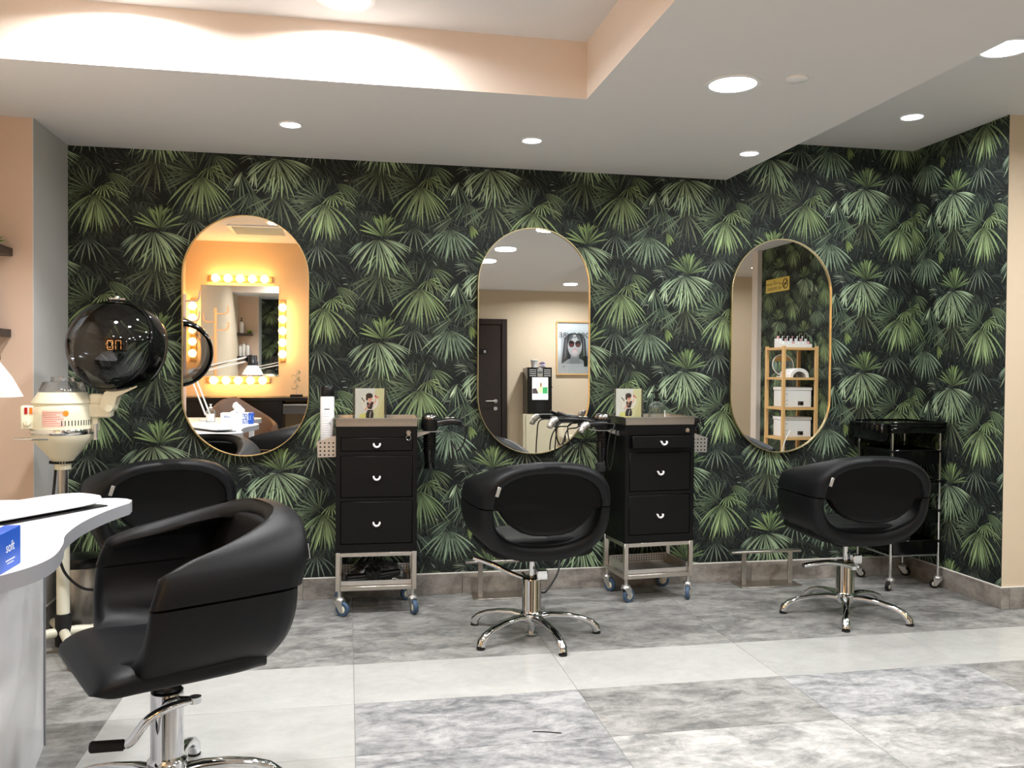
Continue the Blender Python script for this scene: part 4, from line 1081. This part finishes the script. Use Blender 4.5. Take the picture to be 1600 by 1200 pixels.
# tissue box
t = thing('tissue_box', 'blue and white tissue box with a tissue on the desk edge', 'tissue box', (-.812, 1.955, ZD))
M_tbox = mat('tissue_box_white', (226, 230, 240), .4, var=.02); M_tblue = mat('tissue_box_blue', (38, 92, 196), .4, var=.08)
obj('carton', MB().box(-.115, .115, -.058, .058, 0, .082, .0015), M_tbox, t)
obj('end_sleeve', MB().box(.085, .1162, -.0588, .0588, -.0001+.0003, .0826, .001), M_tblue, t)
ps = []
rng = random.Random(2)
for i in range(7):
    for j in range(6):
        x = -.118+.003+i*.012; z = .006+j*.0125
        q = rng.random()
        if q < .75: ps.append(([(x, z), (x+.011, z), (x+(.011 if q < .4 else 0), z+.011)], (48, 88, 176) if q < .55 else (150, 176, 222)))
flat_print('triangle_pattern', ps, t, TR(-.03+.03, .0582, 0) @ RZ(PI) @ RX(PI/2) @ TR(0, 0, 0))
letters('soft', .028, mat('print_blue', (70, 96, 160), .5), t, TR(-.07, .0584, .055) @ FACE_N)
letters('soft', .030, M_paper, t, TR(.1164, 0, .047) @ RZ(PI/2) @ RX(PI/2))
flat_print('small_print', [(rect(-.025, .025, -.001, .002), (235, 238, 245)), (rect(-.018, .018, -.007, -.0045), (225, 230, 242))], t, TR(.1164, 0, .020) @ RZ(PI/2) @ RX(PI/2))
rings = []
for k in range(7):
    z = .0826+.075*k/6; r = (.045, .038, .034, .032, .028, .018, .004)[k]
    rings.append([(r*math.cos(a)*(1+.25*math.sin(3*a+k))+.01*math.sin(k*.9), .55*r*math.sin(a)*(1+.3*math.cos(4*a-k)), z+.006*math.sin(5*a)) for a in [2*PI*q/24 for q in range(24)]])
obj('tissue', MB().loft(rings), M_paper, t)
# lotion bottle on the desk
t = lathe_thing('lotion_bottle', 'clear pump bottle with white label on the desk, seen in the left mirror', 'bottle', TR(-1.035, 1.75, ZD),
    [('body', [(.034, 0), (.036, .004), (.036, .075), (.028, .092), (.012, .10), (.012, .106)], M_glass), ('pump', [(.013, .105), (.013, .116), (.005, .118), (.005, .13), (.009, .131), (.009, .138)], M_whitepl)])
obj('label', MB().lathe([(.0364, .012), (.0364, .065)], 16, caps=(False, False), a0=.6, a1=2.6), M_paper, t)
# desk lamp
def desk_lamp():
    B = Vector((-1.075, 1.62, ZD)); E = Vector((-1.205, 1.60, 1.115)); H = Vector((-.715, 1.84, 1.215))
    t = thing('desk_lamp', 'white jointed desk lamp with conical shade above the desk', 'lamp', tuple(B))
    q = lambda v: tuple(Vector(v)-B)
    obj('base', MB().lathe([(.07, 0), (.07, .012), (.06, .018), (.015, .02), (.012, .05)], 28), M_whitepl, t)
    def pair(a, b, o, name):
        for s in (-1, 1):
            d = Vector(o)*s
            obj(name, MB().tube([q(a+d), q(b+d)], .0065, 8, flat=1.), M_whitepl, t)
    pair(B+Vector((0, 0, .045)), E, (.018, .004, 0), 'lower_arm'); pair(E, H-Vector((.05, .03, .0)), (0, 0, .016), 'upper_arm')
    obj('elbow', MB().cyl(q(E+Vector((0, -.02, 0))), q(E+Vector((0, .02, 0))), .022), M_whitepl, t)
    obj('wing_nut', MB().cyl(q(H+Vector((-.055, -.055, -.0))), q(H+Vector((-.045, -.01, 0))), .014).box(*sum(((c-.02, c+.02) for c in q(H+Vector((-.05, -.06, 0)))), ())), M_blackpl, t)
    M = TR(*q(H))
    obj('lamp_head', MB().lathe([(.032, .03), (.034, .026), (.034, -.012), (.040, -.02), (.042, -.045)], 28, M=M), M_blackpl, t)
    obj('shade', MB().lathe([(.036, -.040), (.041, -.050), (.062, -.080), (.078, -.112), (.081, -.118), (.078, -.118), (.058, -.082), (.036, -.046)], 36, M=M, caps=(False, False)), M_whitepl, t)
    obj('bulb', MB().sphere((0, 0, -.075), .026, 14, M=M), emit('desk_bulb', (255, 250, 240), 6.), t)
    obj('cord', MB().tube([q(v) for v in smooth([H+Vector((0, 0, .03)), H+Vector((-.03, -.02, .03)), H+Vector((-.12, -.07, .0)), E+Vector((.2, .1, .05)), E], 6)], .003, 6), M_cable, t)
desk_lamp()

# shelves and their stock on the pillar
for k, (z, x1, lab) in enumerate(((1.612, -1.374, 'upper black wall shelf at the left edge, with a plant'), (1.274, -1.381, 'lower black wall shelf at the left edge'))):
    t = thing('wall_shelf', lab, 'shelf', (x1-.115, 3.80, z), group='black shelves on the beige pillar')
    obj('board', MB().box(-.115, .115, -.1, .0995, 0, .034, .002), M_black, t)
def leafy(name, label, x, y, z, col, n, r, h, seed, pot=None):
    t = thing(name, label, 'plant', (x, y, z)); rng = random.Random(seed)
    if pot: obj('pot', MB().lathe(pot, 20), M_wood, t)
    z0 = pot[-1][1] if pot else .002
    mb = MB()
    for k in range(n):
        a = rng.uniform(0, 2*PI); e = rng.uniform(.1, 1.4); l = r*rng.uniform(.6, 1)
        d = Vector((math.cos(a)*math.cos(e), math.sin(a)*math.cos(e), math.sin(e)*h/r)); s = Vector((-math.sin(a), math.cos(a), 0))*l*.22
        p = Vector((0, 0, z0))
        mb.loft([[p-s*.2, p+s*.2], [p+d*l*.55-s, p+d*l*.55+s], [p+d*l-s*.05, p+d*l+s*.05]], closed=False)
    o = obj('foliage', mb, mat(name+'_green', col, .5, var=.3, scale=30), t); o['kind'] = 'stuff'
    return t
leafy('small_plant', 'small bright green plant on the upper black shelf', -1.415, 3.76, 1.6462, (120, 170, 60), 60, .075, .05, 4)
lathe_thing('pump_dispenser', 'tall white pump bottle on the upper black shelf', 'bottle', TR(-1.53, 3.82, 1.6462), [('body', [(.03, 0), (.032, .004), (.032, .15), (.012, .165), (.012, .175)], M_whitepl), ('pump', [(.013, .175), (.013, .19), (.005, .192), (.005, .215), (.012, .216), (.012, .225)], M_blackpl)])
for k, (x, h, lab) in enumerate(((-1.445, .15, 'nearer the shelf end'), (-1.50, .17, 'in the middle of the row'), (-1.55, .14, 'nearest the wall corner'))):
    lathe_thing('shampoo_bottle', 'white bottle on the lower black shelf, '+lab, 'bottle', TR(x, 3.83, 1.3082), [('body', [(.022, 0), (.024, .003), (.024, h), (.012, h+.012)], M_whitepl), ('cap', [(.013, h+.012), (.014, h+.015), (.014, h+.035), (.012, h+.037)], M_steel_w)])['group'] = 'bottles on the lower black shelf'
# coat stand
t = thing('coat_stand', 'pale pink coat stand by the left wall, reflected in the bulb mirror', 'coat stand', (-1.43, .62, 0))
M_pink = mat('pale_pink_enamel', (236, 208, 194), .4)
obj('pole', MB().cyl((0, 0, .02), (0, 0, 1.80), .017), M_pink, t)
obj('base', MB().lathe([(.12, 0), (.12, .012), (.02, .03)], 28), M_pink, t)
for k in range(4):
    s = -1 if k % 2 else 1; z = 1.74-.09*k
    obj('hook', MB().tube(smooth([(0, 0, z), (s*.09, .02, z), (s*.125, .025, z+.02), (s*.135, .025, z+.09)], 5), .008, 8), M_pink, t)

# ------------------------------------------------------------------ vanity wall behind the photographer, seen in the left mirror
t = thing('vanity_mirror', 'rectangular wall mirror framed by warm bulbs, reflected in the left mirror', 'mirror', (-1.062, -.2995, 1.515))
obj('mirror_glass', MB().box(-.375, .375, .004, .0055, -.455, .455), M_mirror, t)
obj('mirror_backing', MB().box(-.377, .377, 0, .004, -.457, .457), M_wood, t)
M_bulb = emit('warm_bulb', (255, 205, 130), BULB)
M_socket = mat('brass_socket', (190, 150, 96), .35, .8)
def bulb_bar(x, z, vertical, label):
    t = thing('bulb_bar', label, 'light bar', (x, -.2995, z), group='bulb bars around the vanity mirror')
    M = RY(PI/2) if vertical else Matrix.Identity(4)
    obj('bar', MB().box(-.31, .31, 0, .022, -.028, .028, .003, M=M), M_socket, t)
    ball = None
    for k in range(5):
        p = M @ Vector((-.234+.117*k, .07, 0)); s = M @ Vector((-.234+.117*k, .0222, 0))
        obj('socket', MB().cyl(s, s+Vector((0, .018, 0)), .018), M_socket, t)
        if ball is None: ball = obj('bulb', MB().sphere((0, 0, 0), .039, 18), M_bulb, t)
        else:
            ball = ball.copy(); COL.objects.link(ball); ball.parent = t
        ball.location = p
bulb_bar(-1.055, 2.035, False, 'row of five warm bulbs above the vanity mirror')
bulb_bar(-1.072, 1.02, False, 'row of five warm bulbs below the vanity mirror')
bulb_bar(-1.505, 1.52, True, 'column of five warm bulbs beside the vanity mirror, nearer the left wall')
bulb_bar(-.645, 1.52, True, 'column of five warm bulbs beside the vanity mirror, farther from the left wall')
t = thing('console', 'long black console under the bulb mirror, reflected in the left mirror', 'console', (-.95, -.09, 0))
obj('top_board', MB().box(-.62, .62, -.205, .205, .83, .862, .002), M_black, t)
obj('carcass', MB().box(-.61, .33, -.205, .17, .0, .829, .002), M_black, t)
obj('end_panel', MB().box(.585, .61, -.205, .19, .0, .829, .002), M_black, t)
d = obj('drawer', MB().box(.335, .58, -.19, .195, .70, .80, .002), M_greyfront, t)
obj('handle', MB().box(.34, .575, .195, .203, .785, .795, .001), M_steel_w, d)
t = thing('glass_ornament', 'clear twig ornament on a black base on the console', 'ornament', (-.50, -.12, .8622))
obj('base', MB().box(-.06, .06, -.04, .04, 0, .022, .002), M_black, t)
mb = MB(); rng = random.Random(9)
for k in range(28):
    z = .06+.20*rng.random(); a = rng.uniform(0, 2*PI); r = rng.uniform(.01, .055)
    mb.sphere((r*math.cos(a), r*math.sin(a), z), .010, 8)
o = obj('glass_beads', mb, M_glass, t); o['kind'] = 'stuff'
obj('stem', MB().tube([(0, 0, .022), (0, 0, .24)], .003, 6), M_steel_w, t)
# brown tub chair by the console
t = thing('tub_chair', 'brown leather tub chair between desk and black console', 'chair', (-.93, .62, 0), math.radians(-18))
mb = MB(); rings = []
for k in range(25):
    a = PI*(-.08)+PI*1.16*k/24
    hgt = .80+.10*math.exp(-((k-15)/6.)**2)-.17*abs(k-12)/12
    c, s = math.cos(a), -math.sin(a)
    r0, r1 = .30, .255
    rings.append([(r0*c, r0*s*.95, .34), (r0*1.03*c, r0*1.03*s*.95, hgt-.02), ((r0+r1)/2*1.02*c, (r0+r1)/2*1.02*s*.95, hgt), (r1*c, r1*s*.95, hgt-.02), (r1*.96*c, r1*.96*s*.95, .34)])
obj('back_shell', mb.loft(rings), M_brown, t, angle=60)
obj('seat', MB().lathe([(.02, .36), (.235, .36), (.25, .38), (.25, .45), (.235, .47), (.02, .475)], 32), M_brown, t)
obj('base', MB().lathe([(.20, 0), (.20, .012), (.03, .03), (.03, .36)], 28), M_chrome, t)

# ------------------------------------------------------------------ far wall, seen in the middle mirror
d = bpy.data.objects.new('door_1', None); COL.objects.link(d); d['kind'] = 'structure'; d.location = (1.46, -2, 0)
mb = MB().box(-.52, -.45, 0, .05, 0, 2.04, .004).box(.45, .52, 0, .05, 0, 2.04, .004).box(-.45, .45, 0, .05, 1.97, 2.04, .004)
obj('door_frame', mb, M_darkwood, d)
lf = obj('door_leaf', MB().box(-.448, .448, 0, .03, .004, 1.968, .003), M_darkwood, d)
hd = obj('door_handle', MB().cyl((.372, .03, 1.003), (.372, .038, 1.003), .026).tube([(.372, .038, 1.003), (.372, .075, 1.003), (.36, .08, 1.003), (.24, .08, 1.003)], .0095, 10).cyl((.372, .03, .91), (.372, .037, .91), .024), M_steel_w, lf)
sg = obj('door_sign', MB().box(.10, .262, .03, .034, 1.59, 1.66, .001), M_black, lf)
flat_print('sign_mark', [(rect(-.012, .012, -.016, .016), (225, 225, 225)), (rect(-.005, .005, -.016, .006), (20, 18, 18))], lf, TR(.235, .0343, 1.625) @ FACE_N)
t = thing('coffee_cabinet', 'cream cabinet under the coffee machine, reflected in the middle mirror', 'cabinet', (2.335, -1.80, 0))
obj('carcass', MB().box(-.21, .215, -.195, .135, 0, .845, .002), mat('cream_cabinet', (228, 220, 192), .45, var=.02), t)
obj('door', MB().box(-.175, .213, .136, .152, .03, .84, .002), MATS['cream_cabinet'], t)
t = thing('coffee_machine', 'black coffee machine with lit picture panel on the cream cabinet', 'coffee machine', (2.337, -1.80, .8455))
obj('body', MB().box(-.155, .155, -.17, .13, 0, .575, .006), M_glossblk, t)
obj('front_frame', MB().box(-.15, .15, .1302, .148, .01, .565, .004), M_blackpl, t)
obj('display', MB().box(-.035, .035, .1482, .151, .46, .56, .002), M_steel_w, t)
obj('lcd', MB().box(-.026, .026, .1512, .152, .50, .525), mat('lcd_grey', (90, 98, 100), .2), t)
for sx in (-1, 1):
    for k in range(4): obj('button_strip', MB().box(sx*.092-.042, sx*.092+.042, .1482, .150, .468+k*.024, .474+k*.024), M_paper, t)
M_panel = bpy.data.materials.new('backlit_picture'); M_panel.use_nodes = True
nt = M_panel.node_tree; b = nt.nodes['Principled BSDF']; at_ = nt.nodes.new('ShaderNodeAttribute'); at_.attribute_name = 'ink'
nt.links.new(at_.outputs['Color'], b.inputs['Emission Color']); b.inputs['Emission Strength'].default_value = 1.15; nt.links.new(at_.outputs['Color'], b.inputs['Base Color'])
o = flat_print('lit_panel', [(rect(-.1, .1, .175, .45), (236, 238, 236)), (rect(-.098, .098, .25, .42), (250, 240, 214)), (ell(.05, .36, .05, .05), (252, 250, 246)), (rect(-.095, -.03, .25, .33), (60, 150, 90)), ([(.098, .25), (.098, .31), (.05, .32), (.02, .25)], (66, 58, 60)), (ell(-.05, .38, .03, .018), (236, 250, 250)), (ell(.0, .30, .03, .05), (238, 206, 160)), (ell(-.01, .36, .012, .03), (120, 96, 60)), (rect(-.098, .098, .205, .222), (255, 255, 255))], t, TR(0, .1486, 0) @ RZ(PI) @ RX(PI/2))
o.data.materials[0] = M_panel
obj('dispense_bay', MB().box(-.05, .05, .1482, .1492, .03, .15), M_hole, t)
obj('side_knob', MB().cyl((.155, .08, .33), (.172, .08, .33), .008), M_blackpl, t)
lathe_thing('paper_cup_stack', 'stack of white paper cups on top of the coffee machine', 'cups', TR(2.29, -1.78, 1.4212), [('cup', [(.032, 0), (.044, .085), (.047, .088)], M_whitepl), ('rim', [(.046, .0885), (.048, .091), (.048, .096), (.045, .098)], M_paper)])
t = thing('sugar_sachets', 'small pile of pale sachets on top of the coffee machine', 'sachets', (2.41, -1.78, 1.4212))
rng = random.Random(8)
for k in range(8):
    M = TR(rng.uniform(-.025, .025), rng.uniform(-.03, .03), .008+.009*k) @ RZ(rng.uniform(0, 3)) @ RX(rng.uniform(-.4, .4))
    obj('sachet', MB().box(-.035, .035, -.02, .02, -.003, .003, .0025, M=M), mat('lilac_paper', (214, 206, 226), .5), t)
# poster
t = thing('framed_poster', 'framed grey poster of a woman blowing a pink bubble', 'poster', (2.873, -1.9995, 1.685))
w, h = .25, .345
fr = MB()
for s in (-1, 1): fr.box(s*(w-.008)-.008, s*(w-.008)+.008, 0, .03, -h, h); fr.box(-w+.016, w-.016, 0, .03, s*(h-.008)-.008, s*(h-.008)+.008)
obj('frame', fr, M_wood, t)
g1, g2, g3, sk = (120, 122, 126), (62, 62, 66), (176, 178, 182), (206, 206, 208)
ps = [(rect(-w+.014, w-.014, -h+.014, h-.014), (236, 240, 244)), (rect(-.26, .26, -.20, .19), (196, 200, 206)),
      ([(-.20, .12), (-.12, .19), (.10, .19), (.20, .13), (.22, 0), (.25, -.20), (.12, -.14), (-.12, -.14), (-.23, -.20), (-.22, -.05)], g2), ([(-.18, .10), (-.15, .15), (-.16, -.10), (-.20, -.17)], g1), ([(.18, .10), (.15, .15), (.16, -.10), (.21, -.17)], g1),
      ([(-.07, -.06), (.07, -.06), (.10, -.20), (-.10, -.20)], g3), (ell(0, .03, .135, .145, 26), sk), ([(-.13, .06), (-.10, .16), (-.02, .18), (-.05, .12), (-.10, .08)], g1), ([(.13, .06), (.10, .16), (.02, .18), (.05, .12), (.10, .08)], g1),
      (ell(-.062, .055, .054, .044, 20), (52, 34, 34)), (ell(.062, .055, .054, .044, 20), (52, 34, 34)), (ell(-.062, .035, .046, .022, 20), (110, 66, 66)), (ell(.062, .035, .046, .022, 20), (110, 66, 66)), (stroke([(-.02, .07), (.02, .07)], .008), (60, 44, 44)),
      (ell(-.012, -.002, .005, .004, 10), (90, 86, 86)), (ell(.012, -.002, .005, .004, 10), (90, 86, 86)), (ell(0, -.055, .058, .050, 24), (226, 206, 208)), (ell(0, -.026, .052, .018, 20), (232, 180, 184)), (ell(.0, -.062, .046, .038, 22), (232, 222, 224)),
      (rect(-.24, -.17, -.235, -.10), (34, 34, 38)), (rect(.19, .23, -.242, -.236), (60, 60, 60)), (rect(-.26, .20, .222, .2255), (170, 190, 196))]
ps = [([(x*.70, y) for x, y in pl], c) for pl, c in ps]
ps[0] = (rect(-w+.014, w-.014, -h+.014, h-.014), ps[0][1])
flat_print('poster_print', ps, t, TR(0, .006, 0) @ RZ(PI) @ RX(PI/2))
letters('OBSCURE', .098, mat('poster_ink', (70, 74, 80), .6), t, TR(0, .0095, .165) @ FACE_N, 'poster_lettering')
obj('glazing', MB().box(-w+.016, w-.016, .012, .014, -h+.016, h-.016), M_acry, t)
# cream armchair
t = thing('cream_armchair', 'cream armchair beside the cabinet, reflected in the middle mirror', 'armchair', (2.95, -1.42, 0))
M_crl = mat('cream_leather', (226, 216, 194), .45, var=.04)
obj('seat', MB().box(-.26, .26, -.28, .28, .16, .43, .04), M_crl, t); obj('back', MB().box(-.36, .36, -.40, -.281, .10, .80, .05), M_crl, t)
for s in (-1, 1): obj('arm', MB().box(s*.315-.05, s*.315+.05, -.28, .30, .10, .60, .045), M_crl, t)
for sx in (-1, 1):
    for sy in (-1, 1): obj('leg', MB().cyl((sx*.27, sy*.22-.02, 0), (sx*.27, sy*.22-.02, .16), .02), M_darkwood, t)

# ------------------------------------------------------------------ bamboo shelf by the side wall, seen in the right mirror
X0, X1, Y0, Y1, HT = 3.88, 4.235, 1.16, 1.50, 1.385
t = thing('bamboo_shelf', 'bamboo corner shelf with white boxes, reflected in the right mirror', 'shelf', ((X0+X1)/2, (Y0+Y1)/2, 0))
a, b = (X1-X0)/2, (Y1-Y0)/2
for sx in (-1, 1):
    for sy in (-1, 1): obj('post', MB().box(sx*(a-.015)-.015, sx*(a-.015)+.015, sy*(b-.013)-.013, sy*(b-.013)+.013, 0, HT, .002), M_wood, t)
TIERS = (1.36, 1.085, .81, .535, .20)
for z in TIERS:
    for s in (-1, 1):
        obj('rail', MB().box(-a+.031, a-.031, s*(b-.013)-.010, s*(b-.013)+.010, z-.010, z+.012, .001), M_wood, t)
        obj('rail', MB().box(s*(a-.013)-.010, s*(a-.013)+.010, -b+.027, b-.027, z-.010, z+.012, .001), M_wood, t)
    for k in range(6): obj('slat', MB().box(-a+.031, a-.031, -b+.045+k*.045, -b+.075+k*.045, z+.0005, z+.0118, .001), M_wood, t)
cx, cy = (X0+X1)/2, (Y0+Y1)/2
t = thing('polish_rack', 'white stepped rack of nail polish bottles on top of the bamboo shelf', 'rack', (cx+.01, cy, 1.3725))
for k in range(3): obj('step', MB().box(-.15, .15, .06-k*.05-.0245, .06-k*.05+.0245, 0, .035+.025*k, .001), M_whitepl, t)
for k in range(3):
    for q in range(6):
        lathe_thing('polish_bottle', ['pale', 'white', 'pink'][(k+q) % 3]+' polish bottle, %s from the left as mirrored, on the %s step' % (['first', 'second', 'third', 'fourth', 'fifth', 'sixth'][5-q], ['front', 'middle', 'rear'][k]), 'bottle', TR(cx+.01-.125+q*.05, cy+.06-k*.05, 1.3727+.035+.025*k), [('glass', [(.010, 0), (.012, .002), (.012, .022), (.006, .026)], [M_paper, M_whitepl, mat('pink_polish', (222, 170, 172), .3)][(k+q) % 3]), ('cap', [(.0075, .024), (.008, .026), (.007, .066), (.005, .068)], M_blackpl)])['group'] = 'nail polish bottles on the white rack'
for k, (z, lab) in enumerate(((.822, 'upper'), (.547, 'lower'))):
    t = thing('sterilizer_box', 'white lidded box with round dial on the %s shelf tier' % lab, 'box', (cx+.015, cy, z+.0003), group='white lidded boxes on the bamboo shelf')
    obj('body', MB().box(-.135, .135, -.10, .10, 0, .155, .004), M_whitepl, t)
    obj('lid', MB().box(-.141, .141, -.105, .105, .1552, .185, .004), M_whitepl, t)
    p = obj('dial_plate', MB().box(.0, .055, .1002, .102, .02, .055), M_greyfront, t)
    obj('dial', MB().cyl((.034, .102, .037), (.034, .112, .037), .011), M_blackpl, p)
    obj('vent_hole', MB().box(-.118, -.110, .1002, .1008, .12, .128).box(-.118, -.110, .1002, .1008, .02, .026).box(-.118, -.110, .1002, .1008, .06, .066), M_hole, t)
t = thing('uv_nail_lamp', 'white arched nail lamp on the second shelf tier', 'nail lamp', (cx+.02, cy+.02, 1.0973))
rings = []
for y in (-.08, -.075, .085, .095):
    k = .92 if abs(y) > .078 and y < 0 or y > .09 else 1
    outer = [(.10*k*sup(math.cos(a2), 2.4), y, .085*k*sup(math.sin(a2), 2.4)) for a2 in [PI*q/16 for q in range(17)]]
    inner = [(.065*math.cos(a2), y, .055*math.sin(a2)) for a2 in [PI*q/16 for q in range(16, -1, -1)]]
    rings.append(outer+inner)
obj('housing', MB().loft(rings), M_whitepl, t); obj('base_tray', MB().box(-.06, .06, -.078, .08, 0.0, .003), M_greyfront, t)
t = thing('round_mirror', 'round tabletop mirror standing behind the nail lamp', 'mirror', (cx-.03, cy-.10, 1.0973), math.radians(8))
M = TR(0, 0, .115) @ RX(-PI/2+.18)
obj('rim', MB().tube([M @ Vector((.10*math.cos(k*2*PI/32), .10*math.sin(k*2*PI/32), 0)) for k in range(32)], .006, 8, True), M_whitepl, t)
obj('glass', MB().lathe([(.096, -.002), (.096, .002)], 32, M=M), M_mirror, t)
obj('foot', MB().box(-.05, .05, -.03, .03, 0, .010, .002), M_whitepl, t)
tag(obj('power_cable', MB().tube(smooth([(3.93, 1.56, .62), (3.87, 1.57, .52), (3.86, 1.56, .40), (3.95, 1.58, .33), (4.06, 1.57, .42), (3.98, 1.58, .45), (3.90, 1.58, .34), (4.0, 1.57, .25), (4.02, 1.57, .01)], 7), .005, 7), M_whitecable), 'white looped cable hanging in front of the bamboo shelf', 'cable')
# sign
t = thing('wall_sign', 'yellow no smoking sign on the leaf wallpaper above the bamboo shelf', 'sign', (4.2465, .70, 2.02), math.radians(90))
obj('plate', MB().box(-.235, .235, .0, .0055, -.068, .068, .001), mat('yellow_sign', (226, 196, 84), .4, var=.02), t)
MS = TR(0, .0058, 0) @ FACE_N
letters('NO SMOKING', .046, mat('sign_ink', (60, 44, 30), .5), t, TR(-.06, .0058, -.034) @ FACE_N, 'sign_lettering')
letters('\uFEE6\uFEF4\uFEA7\uFEAA\uFE98\uFEDF\uFE8D \uFECB\uFEEE\uFEE8\uFEE4\uFEE3', .058, MATS['sign_ink'], t, TR(-.06, .0058, .026) @ FACE_N, 'arabic_lettering')
obj('prohibition_ring', MB().tube([MS @ Vector((-.165+.047*math.cos(k*2*PI/28), .047*math.sin(k*2*PI/28), 0)) for k in range(28)], .005, 6, True).tube([MS @ Vector((-.165-.032, .032, 0)), MS @ Vector((-.165+.032, -.032, 0))], .005, 6), MATS['sign_ink'], t)
obj('cigarette_mark', MB().box(.165-.03, .165+.03, .0056, .0062, -.006, .006), MATS['sign_ink'], t)

# strand on the floor
tag(obj('hair_strand', MB().tube(smooth([(.583, 2.639, .0016), (.63, 2.628, .0018), (.675, 2.611, .0016)], 6), [.0005]+[.0016]*11+[.0004], 6), M_hole), 'thin dark strand lying on the grey floor tile in the foreground', 'strand')
bpy.context.view_layer.update()
